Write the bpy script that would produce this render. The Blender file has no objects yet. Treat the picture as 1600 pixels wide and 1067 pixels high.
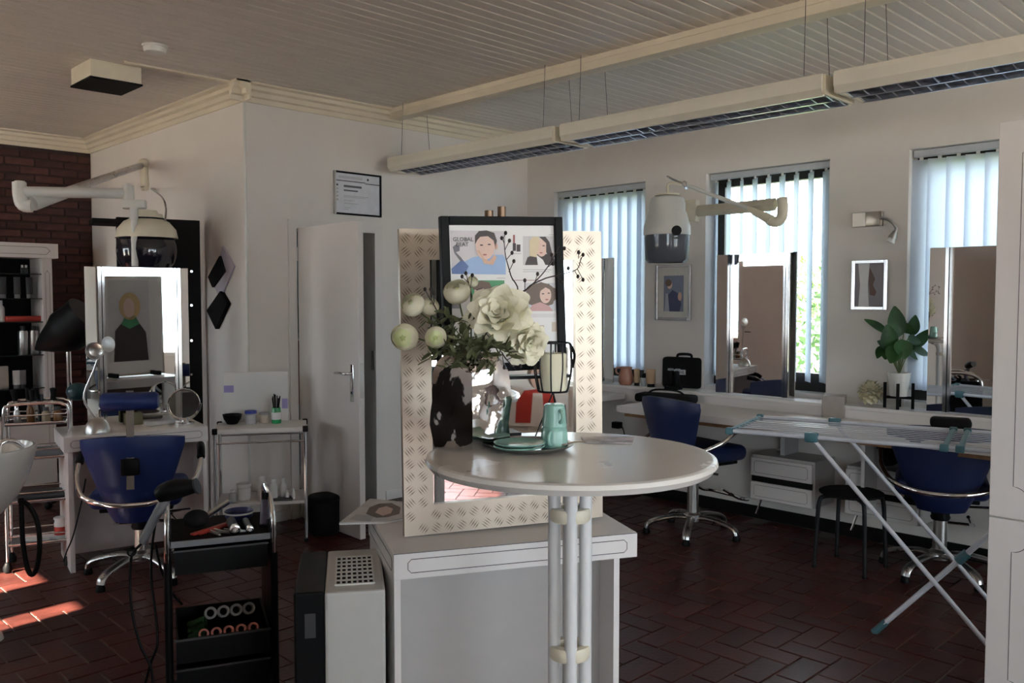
import bpy, bmesh, math, random
from mathutils import Vector, Matrix, Euler
random.seed(7)
PI = math.pi
scn = bpy.context.scene
COL = scn.collection
# ------------------------------------------------------------------ camera
FPX, YAW, PITCH, EYE = 1346.0, math.radians(45.47), math.radians(2.83), 1.5
cam_d = bpy.data.cameras.new('camera'); cam = bpy.data.objects.new('camera', cam_d); COL.objects.link(cam)
cam_d.sensor_width = 36.0; cam_d.lens = 36.0 * FPX / 1600.0; cam_d.clip_start = 0.05
cam.location = (0, 0, EYE); cam.rotation_euler = (PI / 2 - PITCH, 0, YAW - PI / 2)
scn.camera = cam
# ------------------------------------------------------------------ daylight
world = bpy.data.worlds.new('sky'); scn.world = world; world.use_nodes = True
wn = world.node_tree.nodes; wl = world.node_tree.links
bg = wn['Background']; bg.inputs['Color'].default_value = (0.80, 0.91, 1.0, 1); bg.inputs['Strength'].default_value = 5.9
sun_d = bpy.data.lights.new('sun', 'SUN'); sun = bpy.data.objects.new('sun', sun_d); COL.objects.link(sun)
sun_d.energy = 48.0; sun_d.angle = 0.01; sun_d.color = (1.0, 0.86, 0.70)
_sd = Vector((1.0, 0.10, -0.72)).normalized()
sun.rotation_euler = _sd.to_track_quat('-Z', 'Y').to_euler(); sun.location = (-4, 4, 6)
def portal(name, loc, rot, sx, sy):
    d = bpy.data.lights.new(name, 'AREA'); o = bpy.data.objects.new(name, d); COL.objects.link(o)
    d.shape = 'RECTANGLE'; d.size = sx; d.size_y = sy; d.cycles.is_portal = True
    o.location = loc; o.rotation_euler = rot
scn.view_settings.view_transform = 'Standard'; scn.view_settings.look = 'None'
scn.view_settings.gamma = 1.0; scn.view_settings.exposure = 0.82
scn.view_settings.use_curve_mapping = False
scn.cycles.max_bounces = 10; scn.cycles.diffuse_bounces = 6; scn.cycles.glossy_bounces = 6
scn.cycles.sample_clamp_indirect = 6.0; scn.cycles.caustics_reflective = False; scn.cycles.caustics_refractive = False
# ------------------------------------------------------------------ pixel -> place helpers (1600x1067 frame)
FW = Vector((math.cos(YAW) * math.cos(PITCH), math.sin(YAW) * math.cos(PITCH), -math.sin(PITCH)))
RT = Vector((math.sin(YAW), -math.cos(YAW), 0)); DN = FW.cross(RT); EYEV = Vector((0, 0, EYE))
def ray(x, y): return FW + RT * ((x - 800) / FPX) + DN * ((y - 533.5) / FPX)
def onz(x, y, z=0.0): d = ray(x, y); return EYEV + d * ((z - EYE) / d.z)
def onx(x, y, X): d = ray(x, y); return EYEV + d * (X / d.x)
def ony(x, y, Y): d = ray(x, y); return EYEV + d * (Y / d.y)
def dep(x, y, D): return EYEV + ray(x, y) * D
def onp(x, y, p, n): d = ray(x, y); n = Vector(n); return EYEV + d * ((Vector(p) - EYEV).dot(n) / d.dot(n))
def proj(p):
    d = Vector(p) - EYEV; z = d.dot(FW); return (800 + FPX * d.dot(RT) / z, 533.5 + FPX * d.dot(DN) / z, z)
# ------------------------------------------------------------------ materials
MATS = {}
def s2l(c): return tuple(((v / 255) / 12.92 if v / 255 <= .04045 else ((v / 255 + .055) / 1.055) ** 2.4) for v in c)
def mat(name, col, rough=.5, metal=0.0, var=.06, scale=18.0, bump=0.0, bscale=60.0, coat=0.0, trans=0.0, alpha=1.0, spec=.5, emit=0.0, rvar=.08, sub=0.0, stretch=None):
    if name in MATS: return MATS[name]
    m = bpy.data.materials.new(name); m.use_nodes = True; MATS[name] = m
    nt = m.node_tree; b = nt.nodes['Principled BSDF']; N = nt.nodes.new; L = nt.links.new
    c = s2l(col) if max(col) > 1.0 else tuple(col)
    tc = N('ShaderNodeTexCoord'); src = tc.outputs['Object']
    if stretch:
        mp = N('ShaderNodeMapping'); mp.inputs['Scale'].default_value = stretch; L(src, mp.inputs['Vector']); src = mp.outputs['Vector']
    nz = N('ShaderNodeTexNoise'); nz.inputs['Scale'].default_value = scale; nz.inputs['Detail'].default_value = 4
    L(src, nz.inputs['Vector'])
    rp = N('ShaderNodeValToRGB'); L(nz.outputs['Fac'], rp.inputs['Fac'])
    rp.color_ramp.elements[0].position = .3; rp.color_ramp.elements[1].position = .7
    rp.color_ramp.elements[0].color = (*[max(0, v * (1 - var)) for v in c], 1); rp.color_ramp.elements[1].color = (*[min(1, v * (1 + var)) for v in c], 1)
    L(rp.outputs['Color'], b.inputs['Base Color'])
    mr = N('ShaderNodeMapRange'); mr.inputs['To Min'].default_value = max(0, rough * (1 - rvar)); mr.inputs['To Max'].default_value = min(1, rough * (1 + rvar))
    L(nz.outputs['Fac'], mr.inputs['Value']); L(mr.outputs['Result'], b.inputs['Roughness'])
    b.inputs['Metallic'].default_value = metal; b.inputs['Specular IOR Level'].default_value = spec
    b.inputs['Coat Weight'].default_value = coat; b.inputs['Coat Roughness'].default_value = .08
    b.inputs['Transmission Weight'].default_value = trans; b.inputs['Alpha'].default_value = alpha
    if sub: b.inputs['Subsurface Weight'].default_value = sub; b.inputs['Subsurface Radius'].default_value = (.01, .01, .01)
    if emit: b.inputs['Emission Color'].default_value = (*c, 1); b.inputs['Emission Strength'].default_value = emit
    if bump:
        n2 = N('ShaderNodeTexNoise'); n2.inputs['Scale'].default_value = bscale; n2.inputs['Detail'].default_value = 5; L(src, n2.inputs['Vector'])
        bp = N('ShaderNodeBump'); bp.inputs['Strength'].default_value = bump; bp.inputs['Distance'].default_value = .01
        L(n2.outputs['Fac'], bp.inputs['Height']); L(bp.outputs['Normal'], b.inputs['Normal'])
    return m
def mix_translucent(m, col, f):
    nt = m.node_tree; out = nt.nodes['Material Output']; b = nt.nodes['Principled BSDF']
    t = nt.nodes.new('ShaderNodeBsdfTranslucent'); t.inputs['Color'].default_value = (*col, 1)
    x = nt.nodes.new('ShaderNodeMixShader'); x.inputs['Fac'].default_value = f
    nt.links.new(b.outputs[0], x.inputs[1]); nt.links.new(t.outputs[0], x.inputs[2]); nt.links.new(x.outputs[0], out.inputs['Surface'])
    return m
def tint_by_object(m, amount=.25):      # each copy of a piece gets its own slight shade
    nt = m.node_tree; b = nt.nodes['Principled BSDF']; old = b.inputs['Base Color'].links[0].from_socket
    oi = nt.nodes.new('ShaderNodeObjectInfo'); mr = nt.nodes.new('ShaderNodeMapRange')
    mr.inputs['To Min'].default_value = 1 - amount; mr.inputs['To Max'].default_value = 1 + amount
    hs = nt.nodes.new('ShaderNodeHueSaturation')
    nt.links.new(oi.outputs['Random'], mr.inputs['Value']); nt.links.new(mr.outputs['Result'], hs.inputs['Value'])
    nt.links.new(old, hs.inputs['Color']); nt.links.new(hs.outputs['Color'], b.inputs['Base Color'])
    return m
W_WALL = mat('wall_paint', (.76, .715, .67), .85, var=.02, scale=3, bump=.12, bscale=140)
W_BRICK = tint_by_object(mat('brick_face', (.075, .028, .024), .8, var=.3, scale=14, bump=.4, bscale=50), .35)
W_MORTAR = mat('brick_mortar', (.045, .03, .028), .9, bump=.3)
M_PLANK = tint_by_object(mat('ceiling_plank_paint', (.64, .585, .52), .5, var=.04, scale=6, stretch=(1, 14, 1)), .035)
M_GAP = mat('ceiling_groove', (.88, .80, .70), .8)
M_CREAM = mat('cream_trim_paint', (.74, .66, .52), .55, var=.04, scale=5)
M_WHITE = mat('white_laminate', (.74, .70, .675), .38, var=.02, scale=4)
M_WHITEP = mat('white_plastic', (.64, .63, .59), .35, var=.02)
M_IVORY = mat('ivory_plastic', (.70, .64, .50), .4, var=.03)
M_LINE = mat('dark_inlay_line', (.05, .045, .045), .5)
M_TILE = tint_by_object(mat('quarry_tile', (.058, .0160, .0125), .36, var=.28, scale=9, bump=.18, bscale=45, spec=.28), .30)
M_GROUT = mat('floor_grout', (.16, .135, .12), .85, var=.15, bump=.2)
M_BLACK = mat('black_plastic', (.004, .004, .0045), .5, var=.1, spec=.14)
M_BLACKM = mat('black_matte', (.009, .008, .008), .8, var=.15, spec=.15)
M_BLACKMET = mat('black_metal', (.010, .010, .011), .45, var=.1, spec=.25)
M_CHROME = mat('chrome', (.80, .80, .80), .10, 1.0, var=.02)
M_STEEL = mat('brushed_steel', (.55, .54, .52), .32, 1.0, var=.05)
M_ALU = mat('cast_aluminium', (.50, .50, .50), .28, 1.0, var=.06)
M_MIRROR = mat('mirror_glass', (.88, .90, .89), .015, 1.0, var=.0)
M_BLUE = mat('blue_vinyl', (.014, .030, .125), .45, var=.08, scale=8, bump=.08, bscale=150, spec=.3)
M_NAVY = mat('navy_vinyl', (.010, .018, .070), .42, var=.08, scale=8, bump=.08, bscale=150)
M_DKFRAME = mat('dark_window_frame', (.018, .014, .012), .5)
M_PAPER = mat('white_paper', (.80, .79, .78), .55, var=.015)
# ------------------------------------------------------------------ mesh builder
class MB:
    def __init__(self): self.bm = bmesh.new()
    def _new(self, geom, M):
        bmesh.ops.transform(self.bm, matrix=M, verts=geom)
    def box(self, c, s, rot=(0, 0, 0), bev=0.0, seg=2):
        r = bmesh.ops.create_cube(self.bm, size=1.0); vs = r['verts']
        self._new(vs, Matrix.Translation(c) @ Euler(rot).to_matrix().to_4x4() @ Matrix.Diagonal((*s, 1)))
        if bev > 0:
            es = list({e for v in vs for e in v.link_edges})
            bmesh.ops.bevel(self.bm, geom=es, offset=min(bev, min(s) * .49), segments=seg, profile=.5, affect='EDGES')
        return self
    def span(self, a, b, bev=0.0, seg=2):
        c = [(a[i] + b[i]) / 2 for i in range(3)]; s = [abs(b[i] - a[i]) for i in range(3)]
        return self.box(c, s, bev=bev, seg=seg)
    def cyl(self, p0, p1, r, r2=None, n=16, caps=True):
        p0, p1 = Vector(p0), Vector(p1); d = p1 - p0
        if d.length < 1e-6: return self
        R = bmesh.ops.create_cone(self.bm, cap_ends=caps, segments=n, radius1=r, radius2=r if r2 is None else r2, depth=d.length)
        self._new(R['verts'], Matrix.Translation((p0 + p1) / 2) @ d.to_track_quat('Z', 'Y').to_matrix().to_4x4())
        return self
    def sph(self, c, r, sc=(1, 1, 1), n=16, rot=(0, 0, 0)):
        R = bmesh.ops.create_uvsphere(self.bm, u_segments=n, v_segments=max(6, n // 2), radius=r)
        self._new(R['verts'], Matrix.Translation(c) @ Euler(rot).to_matrix().to_4x4() @ Matrix.Diagonal((*sc, 1)))
        return self
    def tube(self, pts, r, n=8, closed=False, caps=True, rr=None, flat=None):
        pts = [Vector(p) for p in pts]; k = len(pts); rings = []
        up = None
        for i, p in enumerate(pts):
            a = pts[(i - 1) % k] if (closed or i > 0) else p; b = pts[(i + 1) % k] if (closed or i < k - 1) else p
            t = (b - a).normalized()
            if up is None:
                up = Vector((0, 0, 1)) if abs(t.z) < .9 else Vector((1, 0, 0))
            x = t.cross(up)
            if x.length < 1e-4: x = t.orthogonal()
            x.normalize(); y = x.cross(t).normalized(); up = y
            q = rr[i] if rr else r
            fx, fy = flat if flat else (1, 1)
            rings.append([self.bm.verts.new(p + x * (q * fx * math.cos(2 * PI * j / n)) + y * (q * fy * math.sin(2 * PI * j / n))) for j in range(n)])
        for i in range(k if closed else k - 1):
            A, B = rings[i], rings[(i + 1) % k]
            for j in range(n): self.bm.faces.new((A[j], A[(j + 1) % n], B[(j + 1) % n], B[j]))
        if caps and not closed:
            self.bm.faces.new(list(reversed(rings[0]))); self.bm.faces.new(rings[-1])
        return self
    def lathe(self, prof, c=(0, 0, 0), n=24, axis=None, sx=1.0, sy=1.0):
        vs = []; c = Vector(c)
        Q = Matrix.Identity(3) if axis is None else Vector(axis).to_track_quat('Z', 'Y').to_matrix()
        rings = []
        for (r, z) in prof:
            if r < 1e-5: rings.append([self.bm.verts.new(c + Q @ Vector((0, 0, z)))])
            else: rings.append([self.bm.verts.new(c + Q @ Vector((r * sx * math.cos(2 * PI * j / n), r * sy * math.sin(2 * PI * j / n), z))) for j in range(n)])
        for A, B in zip(rings, rings[1:]):
            if len(A) == 1 and len(B) == 1: continue
            for j in range(n):
                k = (j + 1) % n
                if len(A) == 1: self.bm.faces.new((A[0], B[k], B[j]))
                elif len(B) == 1: self.bm.faces.new((A[j], A[k], B[0]))
                else: self.bm.faces.new((A[j], A[k], B[k], B[j]))
        return self
    def prism(self, poly, d0, d1, M=None):       # poly in local xy, extruded local z d0..d1
        M = M or Matrix.Identity(4)
        a = [self.bm.verts.new(M @ Vector((x, y, d0))) for x, y in poly]; b = [self.bm.verts.new(M @ Vector((x, y, d1))) for x, y in poly]
        self.bm.faces.new(list(reversed(a))); self.bm.faces.new(b); k = len(poly)
        for i in range(k): self.bm.faces.new((a[i], a[(i + 1) % k], b[(i + 1) % k], b[i]))
        return self
    def sheet(self, rows, thick=0.0, closed=False):     # rows of points -> quads
        R = [[self.bm.verts.new(p) for p in row] for row in rows]; fs = []
        for A, B in zip(R, R[1:]):
            n = len(A)
            for j in range(n if closed else n - 1): fs.append(self.bm.faces.new((A[j], A[(j + 1) % n], B[(j + 1) % n], B[j])))
        if thick: bmesh.ops.solidify(self.bm, geom=fs, thickness=thick)
        return self
    def face(self, pts): self.bm.faces.new([self.bm.verts.new(p) for p in pts]); return self
    def mesh(self, name, m, smooth=40):
        bmesh.ops.recalc_face_normals(self.bm, faces=self.bm.faces)
        me = bpy.data.meshes.new(name); self.bm.to_mesh(me); self.bm.free()
        for x in (m if isinstance(m, (list, tuple)) else [m]): me.materials.append(x)
        if smooth:
            me.shade_smooth(); me.set_sharp_from_angle(angle=math.radians(smooth))
        return me
    def build(self, name, m, parent=None, smooth=40, label=None, loc=None, rot=None):
        o = bpy.data.objects.new(name, self.mesh(name, m, smooth)); COL.objects.link(o)
        if parent: o.parent = parent
        if label: o['label'] = label
        if loc: o.location = loc
        if rot: o.rotation_euler = rot
        return o
def tag(o, label, cat, group=None, kind=None):
    o['label'] = label; o['category'] = cat
    if group: o['group'] = group
    if kind: o['kind'] = kind
    return o
def thing(name, label, cat, loc=(0, 0, 0), rz=0.0, group=None, rot=None):
    o = bpy.data.objects.new(name, None); COL.objects.link(o); o.empty_display_size = .05
    o.location = loc; o.rotation_euler = rot if rot else (0, 0, rz)
    return tag(o, label, cat, group)
def struct(o, label=None, cat=None):
    o['kind'] = 'structure'
    if label: o['label'] = label
    if cat: o['category'] = cat
    return o
def copy_tree(o, parent=None):
    c = o.copy(); COL.objects.link(c); c.parent = parent
    for ch in list(o.children): copy_tree(ch, c)
    return c
def arc(c, r, a0, a1, n, plane='xy', z=0.0):
    out = []
    for i in range(n + 1):
        a = a0 + (a1 - a0) * i / n; u, v = r * math.cos(a), r * math.sin(a)
        out.append(Vector((c[0] + u, c[1] + v, c[2])) if plane == 'xy' else Vector((c[0] + u, c[1], c[2] + v)) if plane == 'xz' else Vector((c[0], c[1] + u, c[2] + v)))
    return out
def smoothpath(pts, n=6):       # Catmull-Rom through the points
    P = [Vector(p) for p in pts]; P = [P[0] * 2 - P[1]] + P + [P[-1] * 2 - P[-2]]; out = []
    for i in range(1, len(P) - 2):
        a, b, c, d = P[i - 1:i + 3]
        for k in range(n):
            t = k / n
            out.append(.5 * ((2 * b) + (c - a) * t + (2 * a - 5 * b + 4 * c - d) * t * t + (3 * b - a - 3 * c + d) * t ** 3))
    return out + [P[-2]]
def inlay(b, x0, x1, z0, z1, cut, w, dep_, M=None):  # outline of thin bars round a clipped-corner rectangle, in the xz plane facing -y
    P = [(x0 + cut, z0), (x1 - cut, z0), (x1, z0 + cut), (x1, z1 - cut), (x1 - cut, z1), (x0 + cut, z1), (x0, z1 - cut), (x0, z0 + cut)]
    pts = [Vector((x, 0, z)) for x, z in P]
    if M: pts = [M @ p for p in pts]
    b.tube(pts, w, n=4, closed=True)
    return b
# ================================================================== THE ROOM
XW, YB, XC, YK, ZC = 5.30, 5.20, 2.70, 8.00, 2.88     # window wall, door wall, side wall, brick wall, ceiling
XL, YR = -1.45, -4.60                                   # walls beside and behind the viewer
# floor: grout bed plus herringbone tiles (0.24 x 0.12 m)
floor = struct(MB().span((XL, YR, -.12), (XW + .25, YK + .1, -.006)).build('floor', M_GROUT), 'dark red quarry tile floor laid in herringbone', 'floor')
TL, TW, GJ = .24, .12, .0075
def tile_mesh(l, w):
    b = MB(); b.box((0, 0, -.006), (l, w, .012), bev=.003, seg=1); return b.mesh('tile', M_TILE, 0)
tm = {0: tile_mesh(TL - GJ, TW - GJ), 1: tile_mesh(TW - GJ, TL - GJ)}
spots = []
for i in range(-80, 110):
    for j in range(-80, 110):
        # herringbone: cell (i,j) on a 0.12 grid; phase decides which tile starts here
        ph = (i + j + 1) % 4
        x, y = i * TW, j * TW - .007
        if ph == 0: c, k = (x + TL / 2, y + TW / 2), 0
        elif ph == 2: c, k = (x + TW / 2, y + TL / 2), 1
        else: continue
        if not (XL < c[0] < XW - .05 and YR < c[1] < YK): continue
        if c[0] > XC - .05 and c[1] > YB - .05: continue
        spots.append((c, k))
def vis(c):
    u, v, z = proj((c[0], c[1], 0))
    if z < .5 or not (-30 < u < 1630 and -10 < v < 1100): return None
    if 452 < u < 965 and v > 850: return None
    if u > 1535 and v > 700: return None
    if 265 < u < 440 and v > 820: return None
    return -v
rank = sorted([(vis(c), c, k) for c, k in spots if vis(c) is not None])
pick = {(c, k) for _, c, k in rank[:300]}
RV, RF = [], []
for c, k in spots:
    if (c, k) in pick:
        o = bpy.data.objects.new('tile', tm[k]); COL.objects.link(o); o.parent = floor; o.location = (c[0], c[1], random.uniform(-.0012, .0006))
    else:
        l, w = (TL - GJ, TW - GJ) if k == 0 else (TW - GJ, TL - GJ)
        n0 = len(RV); x0, x1, y0, y1 = c[0] - l / 2, c[0] + l / 2, c[1] - w / 2, c[1] + w / 2
        RV += [(x0, y0, -.01), (x1, y0, -.01), (x1, y1, -.01), (x0, y1, -.01), (x0, y0, 0), (x1, y0, 0), (x1, y1, 0), (x0, y1, 0)]
        RF += [tuple(n0 + q for q in f) for f in ((4, 5, 6, 7), (0, 1, 5, 4), (1, 2, 6, 5), (2, 3, 7, 6), (3, 0, 4, 7))]
rme = bpy.data.meshes.new('tile_field'); rme.from_pydata(RV, [], RF); rme.materials.append(M_TILE)
rt = bpy.data.objects.new('tile_field', rme); COL.objects.link(rt); rt.parent = floor; rt['kind'] = 'stuff'
# ceiling: planks along X, 0.08 m pitch, parted by the beam
XBEAM = 3.86
ceiling = struct(MB().span((XL, YR, ZC + .003), (XW + .25, YK + .1, ZC + .1)).build('ceiling', M_GAP), 'cream white tongue and groove plank ceiling', 'ceiling')
PP = .08
def plank_mesh(l): 
    b = MB(); b.box((0, 0, .006), (l, PP - .010, .014), bev=.003, seg=1); return b.mesh('plank', M_PLANK, 0)
pa, pb, pc = plank_mesh(XBEAM - XL), plank_mesh(XW - XBEAM), plank_mesh(XC - XL)
y = YR + PP / 2
while y < YK:
    o = bpy.data.objects.new('plank', pa if y < YB else pc); COL.objects.link(o); o.parent = ceiling
    o.location = ((XBEAM + XL) / 2 if y < YB else (XC + XL) / 2, y, ZC)
    if y < YB:
        o = bpy.data.objects.new('plank', pb); COL.objects.link(o); o.parent = ceiling; o.location = ((XBEAM + XW) / 2, y, ZC)
    y += PP
# ceiling beam and joint strip
bm_ = thing('trim_1', 'cream wooden beam running along the plank ceiling above the pendant lamps', 'beam'); struct(bm_)
MB().span((XBEAM - .05, YR, ZC - .075), (XBEAM + .05, YB - .06, ZC + .005), bev=.004).build('beam_body', M_CREAM, bm_)
MB().span((XBEAM - .056, YR, ZC - .03), (XBEAM - .05, YB - .06, ZC)).build('beam_cover_strip', M_CREAM, bm_)
struct(MB().span((1.95, 5.185, ZC - .012), (XC + .05, 5.225, ZC), bev=.003).build('trim_2', M_CREAM), 'cream joint strip on the ceiling leading to the vent box', 'trim')
# walls
T = .22
def wall(name, boxes, m, label):
    b = MB()
    for a, c in boxes: b.span(a, c)
    return struct(b.build(name, m, None, 0), label, 'wall')
WIN = [(3.955, 4.89), (2.515, 3.425), (1.10, 2.025)]; WZ0, WZ1 = .855, 2.385
bx = [((XW, YR, 0), (XW + T, WIN[2][0], ZC + .1)), ((XW, WIN[2][1], 0), (XW + T, WIN[1][0], ZC + .1)), ((XW, WIN[1][1], 0), (XW + T, WIN[0][0], ZC + .1)), ((XW, WIN[0][1], 0), (XW + T, YB + T, ZC + .1))]
for y0, y1 in WIN: bx += [((XW, y0, 0), (XW + T, y1, WZ0)), ((XW, y0, WZ1), (XW + T, y1, ZC + .1))]
wall('wall_window', bx, W_WALL, 'white painted wall with three tall windows')
DX0, DX1, DZ = 3.06, 3.70, 1.975
wall('wall_back', [((XC, YB, 0), (DX0, YB + T, ZC + .1)), ((DX1, YB, 0), (XW, YB + T, ZC + .1)), ((DX0, YB, DZ), (DX1, YB + T, ZC + .1))], W_WALL, 'white painted wall with the open door and framed certificate')
wall('wall_side', [((XC, YB + T, 0), (XC + T, YK + T, ZC + .1))], W_WALL, 'white painted side wall behind the styling mirror')
wb = wall('wall_brick', [((XL, YK, 0), (XC, YK + T, ZC + .1))], W_MORTAR, 'dark red brick wall behind the shelf cabinet')
BL, BH = .225, .066
bkm = MB().box((0, -.004, 0), (BL - .012, .02, BH - .012), bev=.003, seg=1).mesh('brick', W_BRICK, 0)
bkh = MB().box((0, -.004, 0), (BL / 2 - .012, .02, BH - .012), bev=.003, seg=1).mesh('brick', W_BRICK, 0)
nb = 0
for r in range(int((ZC - .15) / BH)):
    z = .03 + r * BH + BH / 2; x = XC - (0 if r % 2 else BL / 2)
    if r % 2 == 0:
        o = bpy.data.objects.new('brick', bkh); COL.objects.link(o); o.parent = wb; o.location = (XC - BL / 4, YK, z)
    while x - BL > (1.75 if r > 12 else 2.15):
        o = bpy.data.objects.new('brick', bkm); COL.objects.link(o); o.parent = wb
        o.location = (x - BL / 2, YK + random.uniform(-.002, .002), z); x -= BL; nb += 1
# walls out of view, with the shop windows that light the room
RW = [(-.9, .75), (1.15, 2.85), (3.25, 4.85)]; RZ0, RZ1 = .55, 2.35
bx = [((XL - T, YR - T, 0), (XW + T, YR, RZ0)), ((XL - T, YR - T, RZ1), (XW + T, YR, ZC + .1))]
e = [XL - T] + [v for p in RW for v in p] + [XW + T]
for i in range(0, len(e), 2): bx.append(((e[i], YR - T, RZ0), (e[i + 1], YR, RZ1)))
wall('wall_rear', bx, W_WALL, 'white wall with shop windows facing the counter')
LW = [(-3.3, -1.0), (4.08, 4.26), (4.64, 5.02), (5.75, 7.75)]; LZ0, LZ1 = .9, 2.2  # unseen side windows, added and sized for sun strips and extra daylight
bx = [((XL - T, YR, 0), (XL, YK + T, LZ0)), ((XL - T, YR, LZ1), (XL, YK + T, ZC + .1))]; e = [YR] + [v for p in LW for v in p] + [YK + T]
for i in range(0, len(e), 2): bx.append(((XL - T, e[i], LZ0), (XL, e[i + 1], LZ1)))
wall('wall_left', bx, W_WALL, 'white wall with added windows letting the sun in')
for i, (a, c) in enumerate(RW): portal('window_portal', ((a + c) / 2, YR - T, (RZ0 + RZ1) / 2), (PI / 2, 0, PI), c - a, RZ1 - RZ0)
for i, (a, c) in enumerate(WIN): portal('window_portal', (XW + T, (a + c) / 2, (WZ0 + WZ1) / 2), (PI / 2, 0, PI / 2), c - a, WZ1 - WZ0)
for i, (a, c) in enumerate(LW): portal('window_portal', (XL - T, (a + c) / 2, (LZ0 + LZ1) / 2), (PI / 2, 0, -PI / 2), c - a, LZ1 - LZ0)
# crown mouldings
def crown(name, p0, p1, inward, label):        # profile swept from p0 to p1 at the wall/ceiling edge
    p0, p1, n = Vector(p0), Vector(p1), Vector(inward)
    prof = [(0, -.115), (.012, -.115), (.016, -.085), (.034, -.078), (.038, -.05), (.062, -.04), (.066, -.018), (.10, -.012), (.10, 0), (0, 0)]
    b = MB(); A = [b.bm.verts.new(p0 + n * u + Vector((0, 0, ZC + w))) for u, w in prof]; B_ = [b.bm.verts.new(p1 + n * u + Vector((0, 0, ZC + w))) for u, w in prof]
    k = len(prof)
    for i in range(k): b.bm.faces.new((A[i], A[(i + 1) % k], B_[(i + 1) % k], B_[i]))
    b.bm.faces.new(A); b.bm.faces.new(list(reversed(B_)))
    return struct(b.build(name, M_CREAM, None, 25), label, 'moulding')
crown('trim_3', (XC - .1, YB, 0), (XW, YB, 0), (0, -1, 0), 'cream stepped crown moulding above the door wall')
crown('trim_4', (XC, YB - .1, 0), (XC, YK, 0), (-1, 0, 0), 'cream stepped crown moulding above the side wall')
crown('trim_5', (XL, YK, 0), (XC, YK, 0), (0, -1, 0), 'cream stepped crown moulding above the brick wall')
# corner bead and baseboards
struct(MB().cyl((XC + .004, YB + .004, 0), (XC + .004, YB + .004, ZC - .1), .010, n=8).build('trim_6', M_WHITEP), 'thin white bead on the outer wall corner', 'trim')
struct(MB().span((XW - .015, YR, 0), (XW, YB, .085), bev=.003).build('baseboard_window', M_BLACKM), 'black baseboard along the window wall', 'baseboard')
struct(MB().span((DX1 + .09, YB - .013, 0), (XW - .02, YB, .07), bev=.003).build('baseboard_back', M_WHITE), 'white baseboard beside the door', 'baseboard')
struct(MB().span((XC, YB - .013, 0), (DX0 - .09, YB, .07), bev=.003).build('baseboard_corner', M_WHITE), 'white baseboard by the wall corner', 'baseboard')
# windows: dark frame, glass, reveal board
M_GLASS = mat('window_glass', (.95, .97, .97), .0, var=0, trans=1.0, rvar=0)
def winglass(m):
    nt = m.node_tree; out = nt.nodes['Material Output']
    t = nt.nodes.new('ShaderNodeBsdfTransparent'); t.inputs['Color'].default_value = (.985, .995, .995, 1); g = nt.nodes.new('ShaderNodeBsdfGlossy'); g.inputs['Roughness'].default_value = 0
    fr = nt.nodes.new('ShaderNodeFresnel'); fr.inputs['IOR'].default_value = 1.22; x = nt.nodes.new('ShaderNodeMixShader')
    nt.links.new(fr.outputs[0], x.inputs[0]); nt.links.new(t.outputs[0], x.inputs[1]); nt.links.new(g.outputs[0], x.inputs[2]); nt.links.new(x.outputs[0], out.inputs['Surface'])
winglass(M_GLASS)
for i, (y0, y1) in enumerate(WIN):
    w = thing(f'window_{i+1}', ['window with dark frame behind closed blinds next to the corner', 'window with dark frame behind half open blinds', 'window with dark frame behind closed blinds next to the tall cabinet'][i], 'window', (XW + .13, (y0 + y1) / 2, WZ0)); struct(w)
    hw = (y1 - y0) / 2; hh = WZ1 - WZ0; b = MB(); fwid = .075
    b.span((0, -hw, 0), (.06, -hw + fwid, hh)).span((0, hw - fwid, 0), (.06, hw, hh)).span((0, -hw + fwid, hh - .09), (.06, hw - fwid, hh)).span((0, -hw + fwid, 0), (.06, hw - fwid, .15))
    b.build('frame', M_DKFRAME, w, 0)
    MB().span((.028, -hw + fwid, .15), (.034, hw - fwid, hh - .09)).build('pane', M_GLASS, w, 0)
    MB().span((-.125, -hw + .002, -.0), (.0, hw - .002, .03)).build('sill', M_WHITE, w, 0)
for i, (x0, x1) in enumerate(RW):
    w = thing(f'window_{i+4}', 'shop window with slim white frame behind the viewer', 'window', ((x0 + x1) / 2, YR - .12, RZ0)); struct(w)
    hw = (x1 - x0) / 2; hh = RZ1 - RZ0; b = MB()
    b.span((-hw, 0, 0), (-hw + .05, .05, hh)).span((hw - .05, 0, 0), (hw, .05, hh)).span((-hw, 0, hh - .05), (hw, .05, hh)).span((-hw, 0, 0), (hw, .05, .05)).build('frame', M_WHITEP, w, 0)
    MB().span((-hw + .05, .02, .05), (hw - .05, .026, hh - .05)).build('pane', M_GLASS, w, 0)
for i, (y0, y1) in enumerate(LW):
    w = thing(f'window_{i+7}', 'unseen white framed window added for daylight opposite the blinds', 'window', (XL - .12, (y0 + y1) / 2, LZ0)); struct(w); hw = (y1 - y0) / 2; hh = LZ1 - LZ0; q = .018
    MB().span((0, -hw, 0), (.04, -hw + q, hh)).span((0, hw - q, 0), (.04, hw, hh)).span((0, -hw + q, hh - q), (.04, hw - q, hh)).span((0, -hw + q, 0), (.04, hw - q, q)).build('frame', M_WHITEP, w, 0)
    MB().span((.015, -hw + q, q), (.02, hw - q, hh - q)).build('pane', M_GLASS, w, 0)
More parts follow.
